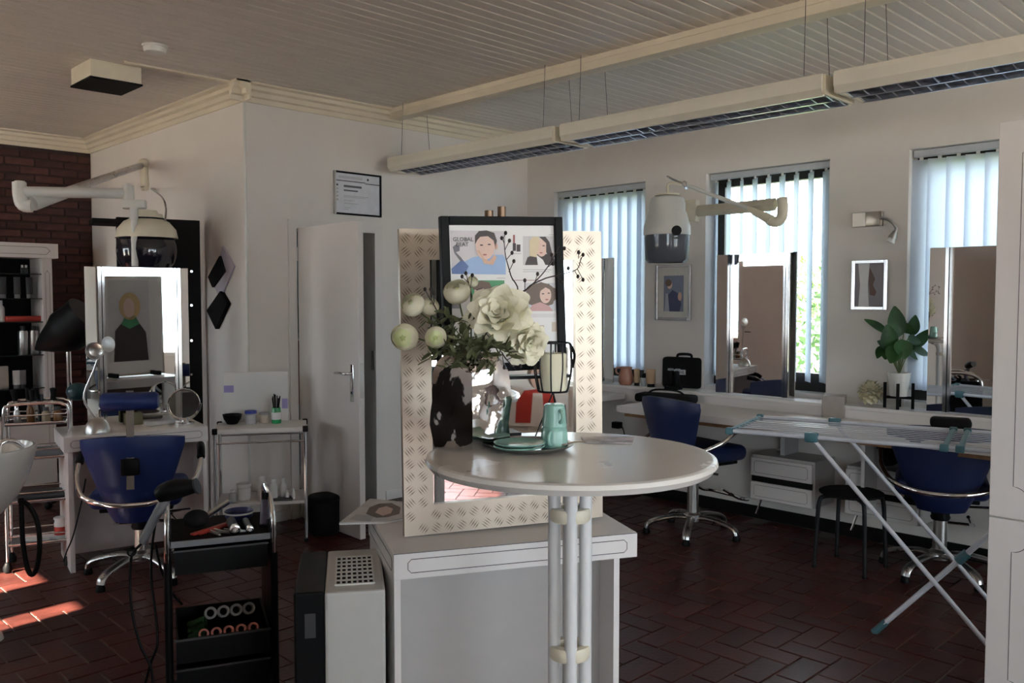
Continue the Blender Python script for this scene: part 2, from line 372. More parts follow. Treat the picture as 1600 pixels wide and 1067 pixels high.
# door frame, leaf
M_DOOR = mat('door_paint', (.74, .70, .665), .42, var=.035, scale=2.5)
fr_ = thing('trim_7', 'white door frame around the open doorway', 'door frame', (DX0, YB, 0)); struct(fr_)
dw = DX1 - DX0
MB().span((-.06, -.018, 0), (0, T, DZ)).span((0, .06, 0), (.012, T, DZ)).build('jamb', M_DOOR, fr_, 0)
MB().span((dw, -.018, 0), (dw + .065, T, DZ)).build('jamb', M_DOOR, fr_, 0)
MB().span((-.06, -.018, DZ), (dw + .065, T, DZ + .06)).build('head', M_DOOR, fr_, 0)
MB().span((dw - .004, -.004, .98), (dw + .001, .035, 1.12)).build('strike_plate', M_STEEL, fr_, 0)
pf = onz(563, 843, .01); hx, hy = DX0 + .005, YB - .02
dvec = Vector((pf.x - hx, pf.y - hy, 0)); ang = math.atan2(dvec.y, dvec.x); DL = dvec.length
door = thing('door_1', 'white flush door standing open with a chrome lever handle', 'door', (hx, hy, 0.008), ang); struct(door)
MB().span((0, 0, 0), (DL, .04, DZ - .005), bev=.003).build('leaf', M_DOOR, door, 0)
hz = 1.0
pl = MB().box((DL - .075, -.004, hz - .03), (.038, .008, .235), bev=.0039, seg=3).build('handle_plate', M_CHROME, door)
MB().tube(smoothpath([(DL - .075, -.006, hz + .03), (DL - .075, -.04, hz + .03), (DL - .095, -.052, hz + .03), (DL - .14, -.054, hz + .032), (DL - .20, -.05, hz + .028)], 5), .009, n=10).build('lever', M_CHROME, pl)
MB().cyl((DL - .075, -.009, hz - .09), (DL - .075, -.004, hz - .09), .009, n=12).build('keyhole', M_BLACKMET, pl)
MB().span((DL, .008, hz - .12), (DL + .0015, .032, hz + .10)).build('lock_plate', M_STEEL, door, 0)
for z in (.2, 1.75): MB().cyl((-.004, -.006, z), (-.004, -.006, z + .09), .008, n=10).build('hinge', M_WHITEP, door)
# the room beyond the doorway
M_TEAL = mat('hall_teal', (.10, .20, .24), .8); M_HGREEN = mat('hall_green', (.02, .10, .04), .7); M_HRED = mat('hall_red', (.16, .012, .018), .7)
struct(MB().span((XC + T, YB + 1.75, 0), (DX1 + 1.4, YB + 1.85, ZC)).span((DX1 + 1.3, YB + T, 0), (DX1 + 1.4, YB + 1.75, ZC)).span((XC + T, YB + T, ZC), (DX1 + 1.4, YB + 1.85, ZC + .1)).span((XC + T, YB + T, -.1), (DX1 + 1.4, YB + 1.85, -.002)).build('wall_hall', M_TEAL, None, 0), 'dim blue grey wall of the room behind the open door', 'wall')
# outside: lawn, hedge, pale house
M_LAWN = mat('lawn', (.16, .18, .11), .9, var=.3); M_HEDGE = mat('hedge_leaf', (.10, .20, .035), .6, var=.35, scale=3)
struct(MB().span((XW + T + .02, -12, -.3), (40, 30, -.2)).build('ground', M_LAWN), 'sunlit lawn outside the windows', 'ground')
struct(MB().span((-30, -25, -.3), (XW + 10, YR - T - .02, -.2)).span((-30, YR - T, -.3), (XL - T - .02, 30, -.2)).build('pavement', mat('pale_paving', (.45, .43, .40), .9)), 'pale paving outside the shop windows', 'pavement')
# red curtain and green board in the hall
cu = thing('hall_curtain', 'dark red curtain hanging in the room behind the open door', 'curtain', (DX1 + .45, YB + 1.2, 0))
MB().sheet([[Vector((-.5 + 1.0 * i / 30, .03 * math.sin(i * 1.3), z)) for i in range(31)] for z in (.62, 1.15)], thick=.004).build('cloth', M_HRED, cu); MB().cyl((-.55, 0, 1.16), (.55, 0, 1.16), .012, n=10).build('rod', M_STEEL, cu); MB().cyl((-.5, 0, 0), (-.5, 0, 1.16), .012, n=10).build('stand_post', M_STEEL, cu); MB().cyl((.5, 0, 0), (.5, 0, 1.16), .012, n=10).build('stand_post', M_STEEL, cu)
gbd = thing('hall_board', 'green board standing above the red curtain in the hall', 'board', (DX1 + .5, YB + 1.6, 0)); MB().span((-.5, 0, 1.2), (.5, .03, 1.45)).build('panel', M_HGREEN, gbd, 0); MB().span((-.45, .005, 0), (-.41, .025, 1.2)).build('leg', M_STEEL, gbd, 0); MB().span((.41, .005, 0), (.45, .025, 1.2)).build('leg', M_STEEL, gbd, 0)
# bushes and a pale house outside
def bush(label, x, y, h, r):
    th = thing('garden_bush', label, 'bush', (x, y, -.2), group='bushes outside the windows'); V, F_ = [], []
    for q in range(int(900 * r * h)):
        z = random.uniform(.1, h); rr_ = r * math.sqrt(random.random()) * (1 - .35 * z / h); a_ = random.uniform(0, 6.28); c = Vector((rr_ * math.cos(a_), rr_ * math.sin(a_), z)); a = Vector((random.uniform(-1, 1), random.uniform(-1, 1), random.uniform(-1, 1))).normalized(); t_ = a.orthogonal().normalized(); n0 = len(V)
        V += [c - a * .06, c + t_ * .03, c + a * .06, c - t_ * .03]; F_.append((n0, n0 + 1, n0 + 2, n0 + 3))
    me = bpy.data.meshes.new('foliage'); me.from_pydata([tuple(v) for v in V], [], F_); me.materials.append(M_HEDGE); o = bpy.data.objects.new('foliage', me); COL.objects.link(o); o.parent = th; o['kind'] = 'stuff'
    MB().cyl((0, 0, 0), (0, 0, h * .7), .04, .015, n=8).build('stem', M_DKFRAME, th)
bush('tall leafy bush outside the middle window', 8.1, 3.75, 2.1, .75); bush('leafy bush outside the window next to the cabinet', 8.6, 1.9, 2.4, .9); bush('leafy bush outside the window next to the corner', 8.3, 6.6, 2.3, .9)
# ================================================================== CENTRE: bar table, counter, mirror, poster
class Plane:            # a flat thing in the room; px -> local (u, v); children built in its local frame (x=u, z=v, -y towards the viewer)
    def __init__(s, p, rz, lean=0.0, roll=0.0):
        s.p = Vector(p); s.M = Matrix.Translation(s.p) @ Euler((0, 0, rz)).to_matrix().to_4x4() @ Euler((-lean, roll, 0)).to_matrix().to_4x4()
        s.I = s.M.inverted(); s.n = s.M.to_3x3() @ Vector((0, -1, 0)); s.rot = s.M.to_euler()
    def uv(s, x, y):
        q = s.I @ onp(x, y, s.p, s.n); return (q.x, q.z)
    def thing(s, name, label, cat, group=None): return thing(name, label, cat, s.p, rot=s.rot, group=group)
    def poly(s, px, layer): return [Vector((u, -layer, v)) for u, v in (s.uv(*q) for q in px)]
def decal(pl, name, px, m, parent, layer=.0008, uv=False):
    pts = [Vector((u, -layer, v)) for u, v in px] if uv else pl.poly(px, layer)
    return MB().face(pts).build(name, m, parent, 0)
def ell(cx, cy, rx, ry, n=20, a0=0.0, a1=2 * PI): return [(cx + rx * math.cos(a0 + (a1 - a0) * i / n), cy + ry * math.sin(a0 + (a1 - a0) * i / n)) for i in range(n)]
def text_obj(name, s, size, m, parent, loc, rot=(PI / 2, 0, 0), sx=1.0, align='LEFT', ext=.0002):
    c = bpy.data.curves.new(name, 'FONT'); c.body = s; c.size = size; c.extrude = ext; c.align_x = align; c.resolution_u = 2
    o = bpy.data.objects.new(name, c); COL.objects.link(o)
    me = bpy.data.meshes.new_from_object(o); bpy.data.objects.remove(o); me.materials.append(m)
    o = bpy.data.objects.new(name, me); COL.objects.link(o); o.parent = parent; o.location = loc; o.rotation_euler = rot; o.scale = (sx, 1, 1)
    return o
C_ = lambda n, c: mat('print_' + n, c, .5, var=.03, scale=30)
M_INK = mat('black_ink', (.02, .02, .022), .6)
# ---- bar table
TD = 1346 * .70 / 453; tc = dep(891, 709, TD); TZ = tc.z; TX, TY = tc.x, tc.y
M_TOP = mat('table_top_laminate', (.66, .64, .60), .27, var=.015, scale=4); M_TPOST = mat('white_lacquered_tube', (.66, .655, .65), .33, var=.02)
bt = thing('bar_table', 'tall round white bar table on four white tubes in front of the counter', 'table', (TX, TY, 0))
MB().lathe([(0, TZ - .030), (.30, TZ - .030), (.338, TZ - .026), (.349, TZ - .012), (.346, TZ - .003), (.340, TZ), (.335, TZ), (0, TZ)], n=72).build('tabletop', M_TOP, bt, 30)
for k in range(4):
    a = math.radians(45.47 + 180) + k * PI / 2; c, s = math.cos(a), math.sin(a)
    prof = [(.25, .012), (.20, .02), (.12, .055), (.06, .12), (.038, .22), (.038, .5), (.038, .85), (.038, TZ - .12), (.045, TZ - .08), (.07, TZ - .05), (.12, TZ - .04)]
    MB().tube(smoothpath([(r * c, r * s, z) for r, z in prof], 5), .0155, n=14).build('post', M_TPOST, bt)
    MB().lathe([(0, 0), (.02, 0), (.018, .012), (0, .014)], (.25 * c, .25 * s, 0), n=12).build('foot', M_BLACK, bt)
for z in (.985 - .02, .628): MB().lathe([(.028, z), (.047, z), (.050, z + .006), (.050, z + .026), (.047, z + .032), (.028, z + .032), (.028, z)], n=32).build('clamp_ring', M_IVORY, bt)
MB().lathe([(0, TZ - .036), (.14, TZ - .036), (.14, TZ - .0305), (0, TZ - .0305)], n=32).build('mounting_plate', M_TPOST, bt)
# ---- counter
CH = .76; cA, cB = onz(615, 866, CH), onz(996, 832, CH); cu = (cB - cA); CWID = cu.length; cang = math.atan2(cu.y, cu.x)
ct = thing('display_counter', 'white laminate counter with dark inlay line under the metal framed mirror', 'counter', (cA.x, cA.y, 0), cang)
MB().span((0, 0, CH - .078), (CWID, .52, CH), bev=.0015, seg=1).build('countertop', M_WHITE, ct, 0)
MB().span((.003, .012, 0), (.022, .51, CH - .078)).build('side_panel', M_WHITE, ct, 0)
MB().span((CWID - .075, .012, 0), (CWID - .056, .51, CH - .078)).build('side_panel', M_WHITE, ct, 0)
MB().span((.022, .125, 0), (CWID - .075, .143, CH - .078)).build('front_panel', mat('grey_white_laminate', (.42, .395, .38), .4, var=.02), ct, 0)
inlay(MB(), .042, CWID - .036, CH - .060, CH - .020, .010, .0011, 0, Matrix.Translation((0, -.0002, 0))).build('inlay_line', M_LINE, ct, 0)
inlay(MB(), .03, .49, CH - .060, CH - .020, .010, .0011, 0, Matrix.Translation((-.0002, 0, 0)) @ Matrix.Rotation(PI / 2, 4, 'Z')).build('inlay_line', M_LINE, ct, 0)
MB().span((-.0006, -.0006, CH - .002), (CWID + .0006, .0, CH)).build('edge_band', M_LINE, ct, 0)
# ---- mirror in tread plate frame
mA, mB = onz(632, 840, CH), onz(942, 812, CH); mu = mB - mA; MW = mu.length; mang = math.atan2(mu.y, mu.x)
mp = Plane((mA.x, mA.y, CH + .002), mang, lean=.0, roll=-.012)
mh = mp.uv(620, 357)[1]; MH = mh
M_TREAD = mat('tread_plate_aluminium', (.50, .42, .34), .38, .75, var=.08, scale=6)
M_TREAD2 = mat('tread_plate_ridge', (.34, .30, .27), .25, 1.0, var=.08, scale=6)
tmr = mp.thing('wall_mirror', 'mirror in a wide tread plate metal frame standing on the white counter', 'mirror')
FB = .094
MB().span((FB * .8, .012, FB * .8), (MW - FB * .8, .018, MH - FB * .8)).build('mirror_glass', M_MIRROR, tmr, 0)
MB().span((.02, .024, .02), (MW - .02, .034, MH - .02)).build('back_board', M_WHITE, tmr, 0)
for xx in (.12, MW - .15): MB().span((xx, .034, .0), (xx + .03, .20, .04)).build('stand_foot', M_BLACKM, tmr, 0)
_bk = MB().span((.14, .034, .14), (MW - .14, .036, MH - .04)).build('back_poster', C_('poster_ground', (.62, .60, .60)), tmr, 0)
def bdec(nm, pts, m, k): MB().face([Vector((.14 + (MW - .28) * x, .0365 + k * .0005, .14 + (MH - .18) * z)) for x, z in pts]).build(nm, m, _bk, 0)
bdec('print_coat', [(.1, 0), (.15, .38), (.35, .5), (.7, .5), (.9, .35), (.95, 0)], C_('hair_dark', (.045, .03, .028)), 1); bdec('print_scarf', [(.3, .46), (.4, .56), (.65, .56), (.75, .46), (.5, .40)], C_('green', (.07, .30, .13)), 2)
bdec('print_hair', ell(.52, .68, .26, .17, 20), C_('blond2', (.60, .42, .20)), 2); bdec('print_face', ell(.5, .66, .14, .12, 20), C_('skin_light', (.70, .50, .42)), 3)
quads = [[(0, 0), (0, MH), (FB, MH - FB), (FB, FB)], [(MW, 0), (MW - FB, FB), (MW - FB, MH - FB), (MW, MH)], [(0, 0), (FB, FB), (MW - FB, FB), (MW, 0)], [(0, MH), (MW, MH), (MW - FB, MH - FB), (FB, MH - FB)]]
def inside(p, q):
    n = len(q); sgn = 0
    for i in range(n):
        a, b = q[i], q[(i + 1) % n]; cr = (b[0] - a[0]) * (p[1] - a[1]) - (b[1] - a[1]) * (p[0] - a[0])
        if abs(cr) < 1e-9: continue
        if sgn == 0: sgn = 1 if cr > 0 else -1
        elif (cr > 0) != (sgn > 0): return False
    return True
for qi, q in enumerate(quads):
    Mx = Matrix.Rotation(PI / 2, 4, 'X')
    fr = MB().prism([(x * .9985 + .0005, y) for x, y in q], -.026, 0.0, Mx).build('frame_side', M_TREAD, tmr, 0)
    b = MB(); P = .041
    for i in range(int(MW / P) + 1):
        for j in range(int(MH / P) + 1):
            cx, cy = (i + .5) * P, (j + .5) * P
            a = math.radians(38 if (i + j) % 2 else -52) if qi < 2 else math.radians(52 if (i + j) % 2 else -38)
            dx, dy = math.cos(a), math.sin(a)
            for k in (-1.5, -.5, .5, 1.5):
                ox, oy = cx - dy * k * .0078, cy + dx * k * .0078; hl = .0185 - abs(k) * .0022
                e0, e1 = (ox - dx * hl, oy - dy * hl), (ox + dx * hl, oy + dy * hl)
                if not (inside(e0, q) and inside(e1, q)): continue
                w = .0015; V = [Vector((e0[0], 0, e0[1])), Vector((ox - dy * w, 0, oy + dx * w)), Vector((e1[0], 0, e1[1])), Vector((ox + dy * w, 0, oy - dx * w)), Vector((ox, -.0030, oy))]
                vs = [b.bm.verts.new(v) for v in V]
                for t in range(4): b.bm.faces.new((vs[t], vs[(t + 1) % 4], vs[4]))
    tp = b.build('tread_pattern', M_TREAD2, fr, 0); tp['kind'] = 'stuff'
# ---- poster in black frame on an easel
nrm = mp.n.copy(); nrm.z = 0; nrm.normalize(); pp0 = onz(774, 681, TZ)
q0 = onp(695, 585, pp0, nrm); pos = Plane(q0, mang + .02, lean=.03, roll=-.024)
ps = pos.thing('framed_poster', 'black framed hair fashion poster with portrait photos in front of the mirror', 'poster')
pw_, ph_ = pos.uv(884, 586)[0], pos.uv(686, 338)[1]; f = .023
b = MB()
for a_, c_ in (((0, 0), (f, ph_)), ((pw_ - f, 0), (pw_, ph_)), ((f, 0), (pw_ - f, f)), ((f, ph_ - f), (pw_ - f, ph_))):
    MB().span((a_[0], -.012, a_[1]), (c_[0], .012, c_[1]), bev=.0015, seg=1).build('frame_bar', M_BLACK, ps, 0)
MB().span((f * .6, .0, f * .6), (pw_ - f * .6, .004, ph_ - f * .6)).build('paper', M_PAPER, ps, 0)
sk, sk2, hrd = C_('skin', (.62, .40, .30)), C_('skin_light', (.70, .50, .42)), C_('hair_dark', (.045, .03, .028))
def dec(nm, px, m, lay, par=None): return decal(pos, nm, px, m, par or ps, .0006 + lay * .0004)
def rectpx(x0, y0, x1, y1): return [(x0, y0), (x1, y0), (x1, y1), (x0, y1)]
# photo 1: dark cropped hair, blue shirt, chin on hands
p1 = dec('photo', [(703, 360), (790, 361), (790, 429), (706, 428)], C_('pale_lilac', (.62, .58, .60)), 0)
dec('print_shirt', [(708, 428), (720, 412), (738, 402), (760, 398), (786, 398), (790, 405), (790, 429)], C_('blue_shirt', (.33, .46, .70)), 1, p1)
dec('print_sleeve', [(706, 428), (705, 420), (722, 405), (732, 416), (726, 428)], C_('deep_blue', (.10, .16, .36)), 2, p1)
dec('print_face', ell(758, 384, 15, 22, 18), sk2, 2, p1)
dec('print_hair', [(742, 382), (742, 368), (748, 361), (760, 360), (772, 364), (776, 376), (774, 388), (771, 376), (762, 369), (750, 370), (745, 376)], hrd, 3, p1)
dec('print_ear', ell(775, 385, 2.5, 5, 10), sk, 3, p1)
dec('print_hand', [(744, 392), (750, 398), (756, 412), (770, 414), (776, 402), (772, 398), (764, 408), (756, 404), (748, 390)], sk, 4, p1)
dec('print_eye', ell(752, 383, 2.8, 1.1, 8), hrd, 4, p1); dec('print_eye', ell(764, 382, 2.8, 1.1, 8), hrd, 4, p1); dec('print_lips', ell(757, 398, 3.5, 1.5, 8), C_('lips', (.45, .16, .15)), 5, p1)
dec('print_brush', [(707, 386), (712, 382), (718, 385), (718, 392), (712, 394), (720, 402), (724, 408), (719, 408), (710, 396)], C_('grey', (.16, .15, .17)), 2, p1)
def ptext(s, px, py, size, sx=1.0, par=None):
    u, v = pos.uv(px, py); return text_obj('lettering', s, size, M_INK, par or ps, (u, -.0035, v), sx=sx)
ptext('GLOBAL', 707, 377, .0155, .98, p1); ptext('BEAT', 712, 385, .0155, .98, p1)
# photo 2: straight hair, half blond half black
p2 = dec('photo', rectpx(817, 369, 867, 414), C_('pale_grey', (.58, .57, .57)), 0)
dec('print_jacket', [(820, 414), (824, 402), (836, 397), (856, 397), (866, 405), (867, 414)], hrd, 1, p2); dec('print_shirt', [(838, 398), (848, 406), (852, 414), (840, 414)], M_PAPER, 2, p2)
dec('print_face', ell(846, 387, 9, 14, 16), sk2, 2, p2); dec('print_blond', [(827, 400), (827, 376), (832, 370), (842, 370), (841, 388), (838, 402)], C_('blond', (.66, .55, .36)), 3, p2)
dec('print_dark_hair', [(842, 370), (852, 370), (858, 378), (864, 402), (858, 404), (853, 394), (853, 380)], hrd, 3, p2); dec('print_eye', ell(849, 384, 2.2, .9, 8), hrd, 4, p2); dec('print_lips', ell(845, 395, 2.6, 1.2, 8), C_('lips', (.45, .16, .15)), 4, p2)
# lipstick, small print, lines
lp = dec('print_lipstick', rectpx(801, 380, 806, 392), hrd, 0); dec('print_lipstick_tip', rectpx(801.5, 367, 804.5, 380), C_('rose', (.32, .10, .10)), 0); dec('print_cap', rectpx(807, 382, 813, 393), hrd, 0)
for i, (x0, x1, y) in enumerate([(857, 866, 366.5), (800, 814, 396), (817, 862, 421), (817, 858, 424), (776, 789, 434), (800, 846, 437.5)]): dec('print_rule', rectpx(x0, y, x1, y + .8), C_('faint', (.42, .41, .41)) if i < 5 else C_('maroon', (.25, .07, .07)), 0)
# photo 3: brown hair, green ground
p3 = dec('photo', rectpx(735, 438, 788, 486), C_('green', (.07, .30, .13)), 0)
dec('print_face', ell(752, 456, 11, 15, 16), sk2, 1, p3); dec('print_hair', [(738, 452), (742, 442), (752, 438.5), (764, 441), (770, 452), (772, 468), (766, 470), (763, 456), (754, 450), (744, 453)], C_('brown', (.16, .10, .07)), 2, p3)
dec('print_brow', [(744, 452), (754, 449), (754, 451), (744, 454)], hrd, 3, p3); dec('print_eye', ell(751, 455, 2.6, 1.1, 8), hrd, 3, p3)
# photo 4: curly brown hair
p4 = dec('photo', rectpx(820, 442, 871, 486), C_('lightgrey', (.60, .61, .64)), 0)
dec('print_hair', [(820 + 25 + 25 * math.cos(t) * (1 + .08 * math.sin(9 * t)), 461 + 19.5 * math.sin(t) * (1 + .05 * math.sin(11 * t))) for t in [i * 2 * PI / 36 for i in range(36)]], C_('curl_brown', (.15, .105, .08)), 1, p4)
dec('print_shoulders', [(824, 486), (832, 476), (844, 472), (858, 478), (864, 486)], C_('pinkish', (.55, .33, .32)), 2, p4); dec('print_face', ell(852, 461, 9, 13, 16), sk2, 3, p4)
dec('print_fringe', [(843, 455), (843, 446), (852, 443), (862, 447), (862, 454), (852, 449)], C_('curl_brown', (.15, .105, .08)), 4, p4); dec('print_lips', ell(854, 468, 2.8, 1.3, 8), C_('lips', (.45, .16, .15)), 4, p4); dec('print_eye', ell(848, 459, 2.2, .9, 8), hrd, 4, p4); dec('print_eye', ell(857, 458, 2, .9, 8), hrd, 4, p4)
dec('print_photo_strip', rectpx(795, 453, 813, 466), C_('beige', (.55, .42, .36)), 0); dec('photo', rectpx(826, 508, 850, 540), C_('beige2', (.58, .47, .42)), 0); dec('print_bottle', rectpx(862, 503, 871, 518), C_('sand', (.66, .55, .45)), 0); dec('print_rule', rectpx(820, 490, 874, 496), C_('offwhite', (.70, .68, .68)), 0); dec('photo', rectpx(704, 470, 720, 482), C_('greyblock', (.3, .3, .33)), 0)
# easel, standing on the table behind the vase
es = thing('table_easel', 'black easel with two bronze tipped posts holding the framed poster', 'easel', (q0.x, q0.y, TZ), mang)
def eloc(px, py, d): w = onp(px, py, pp0 - nrm * d, nrm) - Vector((q0.x, q0.y, TZ)); return Matrix.Rotation(-mang, 3, 'Z') @ w
M_BRONZE = mat('bronze_tube', (.20, .13, .085), .35, .9)
for (xx, yt) in ((764, 329), (784, 323)):
    t = eloc(xx, yt, .035); MB().cyl((t.x, t.y, .0), (t.x, t.y, t.z - .03), .0095, n=14).build('post', M_BLACKMET, es); MB().cyl((t.x, t.y, t.z - .045), (t.x, t.y, t.z), .012, n=18).build('post_tip', M_BRONZE, es)
e0, e1 = eloc(703, 589, .0), eloc(889, 586, .0)
MB().span((.0, -.02, e0.z - .010), (e1.x, .028, e0.z - .001)).build('ledge', M_BLACKMET, es, 0)
MB().span((t.x - .07, t.y - .05, .0), (t.x + .04, t.y + .03, .008)).build('base', M_BLACKMET, es, 0)
# ================================================================== ON THE BAR TABLE
ZT = TZ + .0006
# ---- silver vase: folded square body, one edge towards the viewer
vf = onz(736, 706, ZT); M_SILVER = mat('silver_ceramic', (.72, .71, .72), .05, 1.0, var=.03, scale=5, bump=.9, bscale=3.2)
vdir = math.atan2(vf.y, vf.x); vcen = vf + Vector((math.cos(vdir), math.sin(vdir), 0)) * .062
vase = thing('silver_vase', 'shiny silver four sided vase holding the white flowers', 'vase', (vcen.x, vcen.y, ZT), vdir + .06); vase_flat = .62
def vsec(h, z, e, n=32, rot=0.0):
    out = []
    for i in range(n):
        a = 2 * PI * i / n; c, s = math.cos(a), math.sin(a); p = e
        r = h / (abs(c) ** p + abs(s) ** p) ** (1 / p)
        d = 1 + .035 * math.sin(3 * a + 9 * z * 6) * math.sin(PI * min(1, z / .2)) + .02 * math.sin(7 * a - 40 * z)
        out.append(Vector((r * c * d * .62, r * s * d, z)))
    return out
prof = [(.088, 0, 1.05), (.094, .004, 1.05), (.098, .03, 1.02), (.099, .06, .98), (.100, .09, .97), (.100, .12, .98), (.099, .15, 1.05), (.095, .19, 1.2), (.084, .215, 1.4), (.066, .232, 1.8), (.050, .240, 2.0), (.052, .246, 2), (.044, .245, 2), (.044, .22, 2), (.060, .19, 1.8)]
b = MB().sheet([vsec(*p) for p in prof], closed=True)
b.bm.verts.ensure_lookup_table(); b.bm.faces.new(list(reversed(b.bm.verts[:32]))); b.build('body', M_SILVER, vase, 35)
VD = (Vector((vcen.x, vcen.y, 0)) - Vector((0, 0, 0))).dot(Vector((FW.x, FW.y, 0)).normalized())
mouth = Vector((vcen.x, vcen.y, ZT + .240))
# ---- flowers
M_PETW = mix_translucent(mat('petal_white', (.86, .83, .66), .6, var=.06, scale=25), (.8, .8, .66), .2)
M_PETG = mix_translucent(mat('petal_lime', (.76, .80, .50), .6, var=.08, scale=25), (.7, .8, .4), .2)
M_PETC = mat('petal_heart_green', (.55, .62, .25), .6, var=.2); M_STEM = mat('flower_stem', (.10, .13, .04), .6, var=.2)
M_LEAF = mat('olive_leaf', (.085, .095, .04), .55, var=.35, scale=30); M_TWIG = mat('dark_twig', (.028, .018, .017), .7)
def petal_mesh(l, w, cup, curl, m, n=6):
    rows = []
    for i in range(n + 1):
        t = i / n; wd = w * math.sin(PI * min(1, .12 + t * .80)) ** .6; row = []
        for j in range(n + 1):
            s = (j / n) * 2 - 1
            row.append(Vector((s * wd / 2, l * t * (1 - .12 * s * s * t) , cup * (s * s) * w * .5 + l * .25 * t * t + (-curl * l * max(0, t - .7) ** 2 * 6))))
        rows.append(row)
    return MB().sheet(rows).mesh('petal', m, 60)
def flower(name, label, c, face, R, rings, meshes, group, core=None, stem=True):
    q = Vector(face).normalized().to_track_quat('Z', 'Y'); th = thing(name, label, 'flower', c, rot=q.to_euler(), group=group)
    for ri, (cnt, tilt, sc, z0, mi) in enumerate(rings):
        for k in range(cnt):
            a = 2 * PI * k / cnt + ri * .55 + random.uniform(-.12, .12); o = bpy.data.objects.new('petal', meshes[mi]); COL.objects.link(o); o.parent = th
            e = Euler((tilt + random.uniform(-.09, .09), 0, 0)).to_matrix().to_4x4()
            s = sc * R * random.uniform(.92, 1.08); r0 = .10 * R
            o.matrix_local = Matrix.Rotation(a, 4, 'Z') @ Matrix.Translation((0, r0, z0 * R)) @ e @ Matrix.Diagonal((s, s, s, 1))
    if core: MB().sph((0, 0, .12 * R), core[0] * R, (1, 1, .7), 12).build('heart', core[1], th)
    if stem:
        w = mouth - Vector(c); l = q.inverted() @ w
        MB().tube(smoothpath([(0, 0, -.02 * R), (0, 0, -.35 * R), l * .5 + Vector((0, 0, -.15 * R)), l * .97], 5), .0022, n=6).build('stem', M_STEM, th)
    return th
PW, PG = petal_mesh(1, .95, .35, .5, M_PETW), petal_mesh(1, .95, .35, .5, M_PETG)
ROSE = [(7, .15, 1.05, -.15, 0), (7, .50, 1.0, -.12, 0), (6, .85, .95, -.08, 0), (5, 1.12, .85, -.05, 0), (4, 1.32, .75, 0, 0), (3, 1.45, .6, .0, 0)]
RANU = [(9, .25, .98, -.30, 0), (9, .6, 1.0, -.28, 0), (9, .95, 1.0, -.25, 0), (8, 1.15, .95, -.2, 1), (7, 1.3, .85, -.15, 1), (6, 1.42, .7, -.1, 1)]
GF = 'white flowers in the silver vase'
def shell_mesh(m, half, th0, th1):       # one cupped petal: a rounded patch of a sphere
    rows = []
    for i in range(8):
        t = i / 7; row = []
        for j in range(9):
            s = j / 4 - 1; th = th0 + (th1 - th0) * t + .22 * s * s * (1 - t); ph = s * half * (.55 + .45 * math.sin(PI * min(1, .25 + t * .5)))
            row.append(Vector((math.sin(th) * math.cos(ph), math.sin(th) * math.sin(ph), math.cos(th) * .85)))
        rows.append(row)
    return MB().sheet(rows).mesh('petal', m, 60)
SHELLS = {}
def ranunculus(label, c, face, R, lime):
    q = Vector(face).normalized().to_track_quat('Z', 'Y'); th = thing('ranunculus', label, 'flower', c, rot=q.to_euler(), group=GF)
    for k in range(7):
        key = (k, lime)
        if key not in SHELLS: SHELLS[key] = shell_mesh(M_PETG if lime and k > 2 else M_PETW, .80, 1.10 - .13 * k, 2.3 - .1 * k)
        for n_ in range(5):
            o = bpy.data.objects.new('petal', SHELLS[key]); COL.objects.link(o); o.parent = th; s = R * (1 - .075 * k) * random.uniform(.97, 1.03); o.scale = (s, s, s); o.rotation_euler = (random.uniform(-.05, .05), random.uniform(-.05, .05), n_ * 2 * PI / 5 + k * .6)
    MB().sph((0, 0, .1 * R), .30 * R, (1, 1, .9), 14).build('heart', M_PETC if lime else M_PETG, th)
    l = q.inverted() @ (mouth - Vector(c)); MB().tube(smoothpath([(0, 0, -.5 * R), (0, 0, -1.1 * R), l * .5 + Vector((0, 0, -.2 * R)), l * .97], 5), .0022, n=6).build('stem', M_STEM, th)
def fpos(x, y, dd): return dep(x, y, (VD + dd) / 1.0)
tocam = lambda c: (EYEV - Vector(c)).normalized()
def fl(kind, x, y, dd, rpx, label, fx=0.0, fz=0.0):
    c = fpos(x, y, dd); f = tocam(c) + RT * fx + Vector((0, 0, fz)); R = rpx * VD / FPX * (1.12 if kind == 'rose' else 1.05)
    if kind == 'rose': flower('white_rose', label, c, f, R, ROSE, [PW, PG], GF, (.25, M_PETW))
    else: ranunculus(label, c, f, R * .92, kind == 'ranu')
fl('rose', 779, 494, -.06, 42, 'largest white rose at the top of the vase bouquet', -.1, .35)
fl('rose', 819, 533, -.05, 32, 'white rose drooping at the right side of the vase bouquet', .55, -.25)
fl('rose', 803, 488, .04, 27, 'white rose half hidden behind the largest rose', .8, .5)
fl('ranu', 632, 527, -.05, 22, 'lime tinged ranunculus bloom furthest left in the vase bouquet', -.25, -.1)
fl('ranu', 681, 527, -.09, 17, 'small lime tinged ranunculus bloom in front of the olive foliage', -.05, -.1)
fl('white', 645, 476, 0, 20, 'fluffy white bloom at the upper left of the vase bouquet', -.5, .6)
fl('white', 672, 479, .01, 15, 'small white bloom pointing up beside the fluffy left bloom', .3, .7)
fl('white', 714, 456, .0, 22, 'flat white bloom standing above the left part of the bouquet', -.2, .9)
fl('white', 738, 440, .05, 10, 'tiny white bud in front of the green portrait photo', .3, .6)
fl('white', 728, 505, -.02, 12, 'white bud hanging in the middle of the olive foliage', -.2, -.3)
fl('ranu', 762, 522, -.05, 21, 'pale lime bloom tucked under the largest rose', .0, -.5)
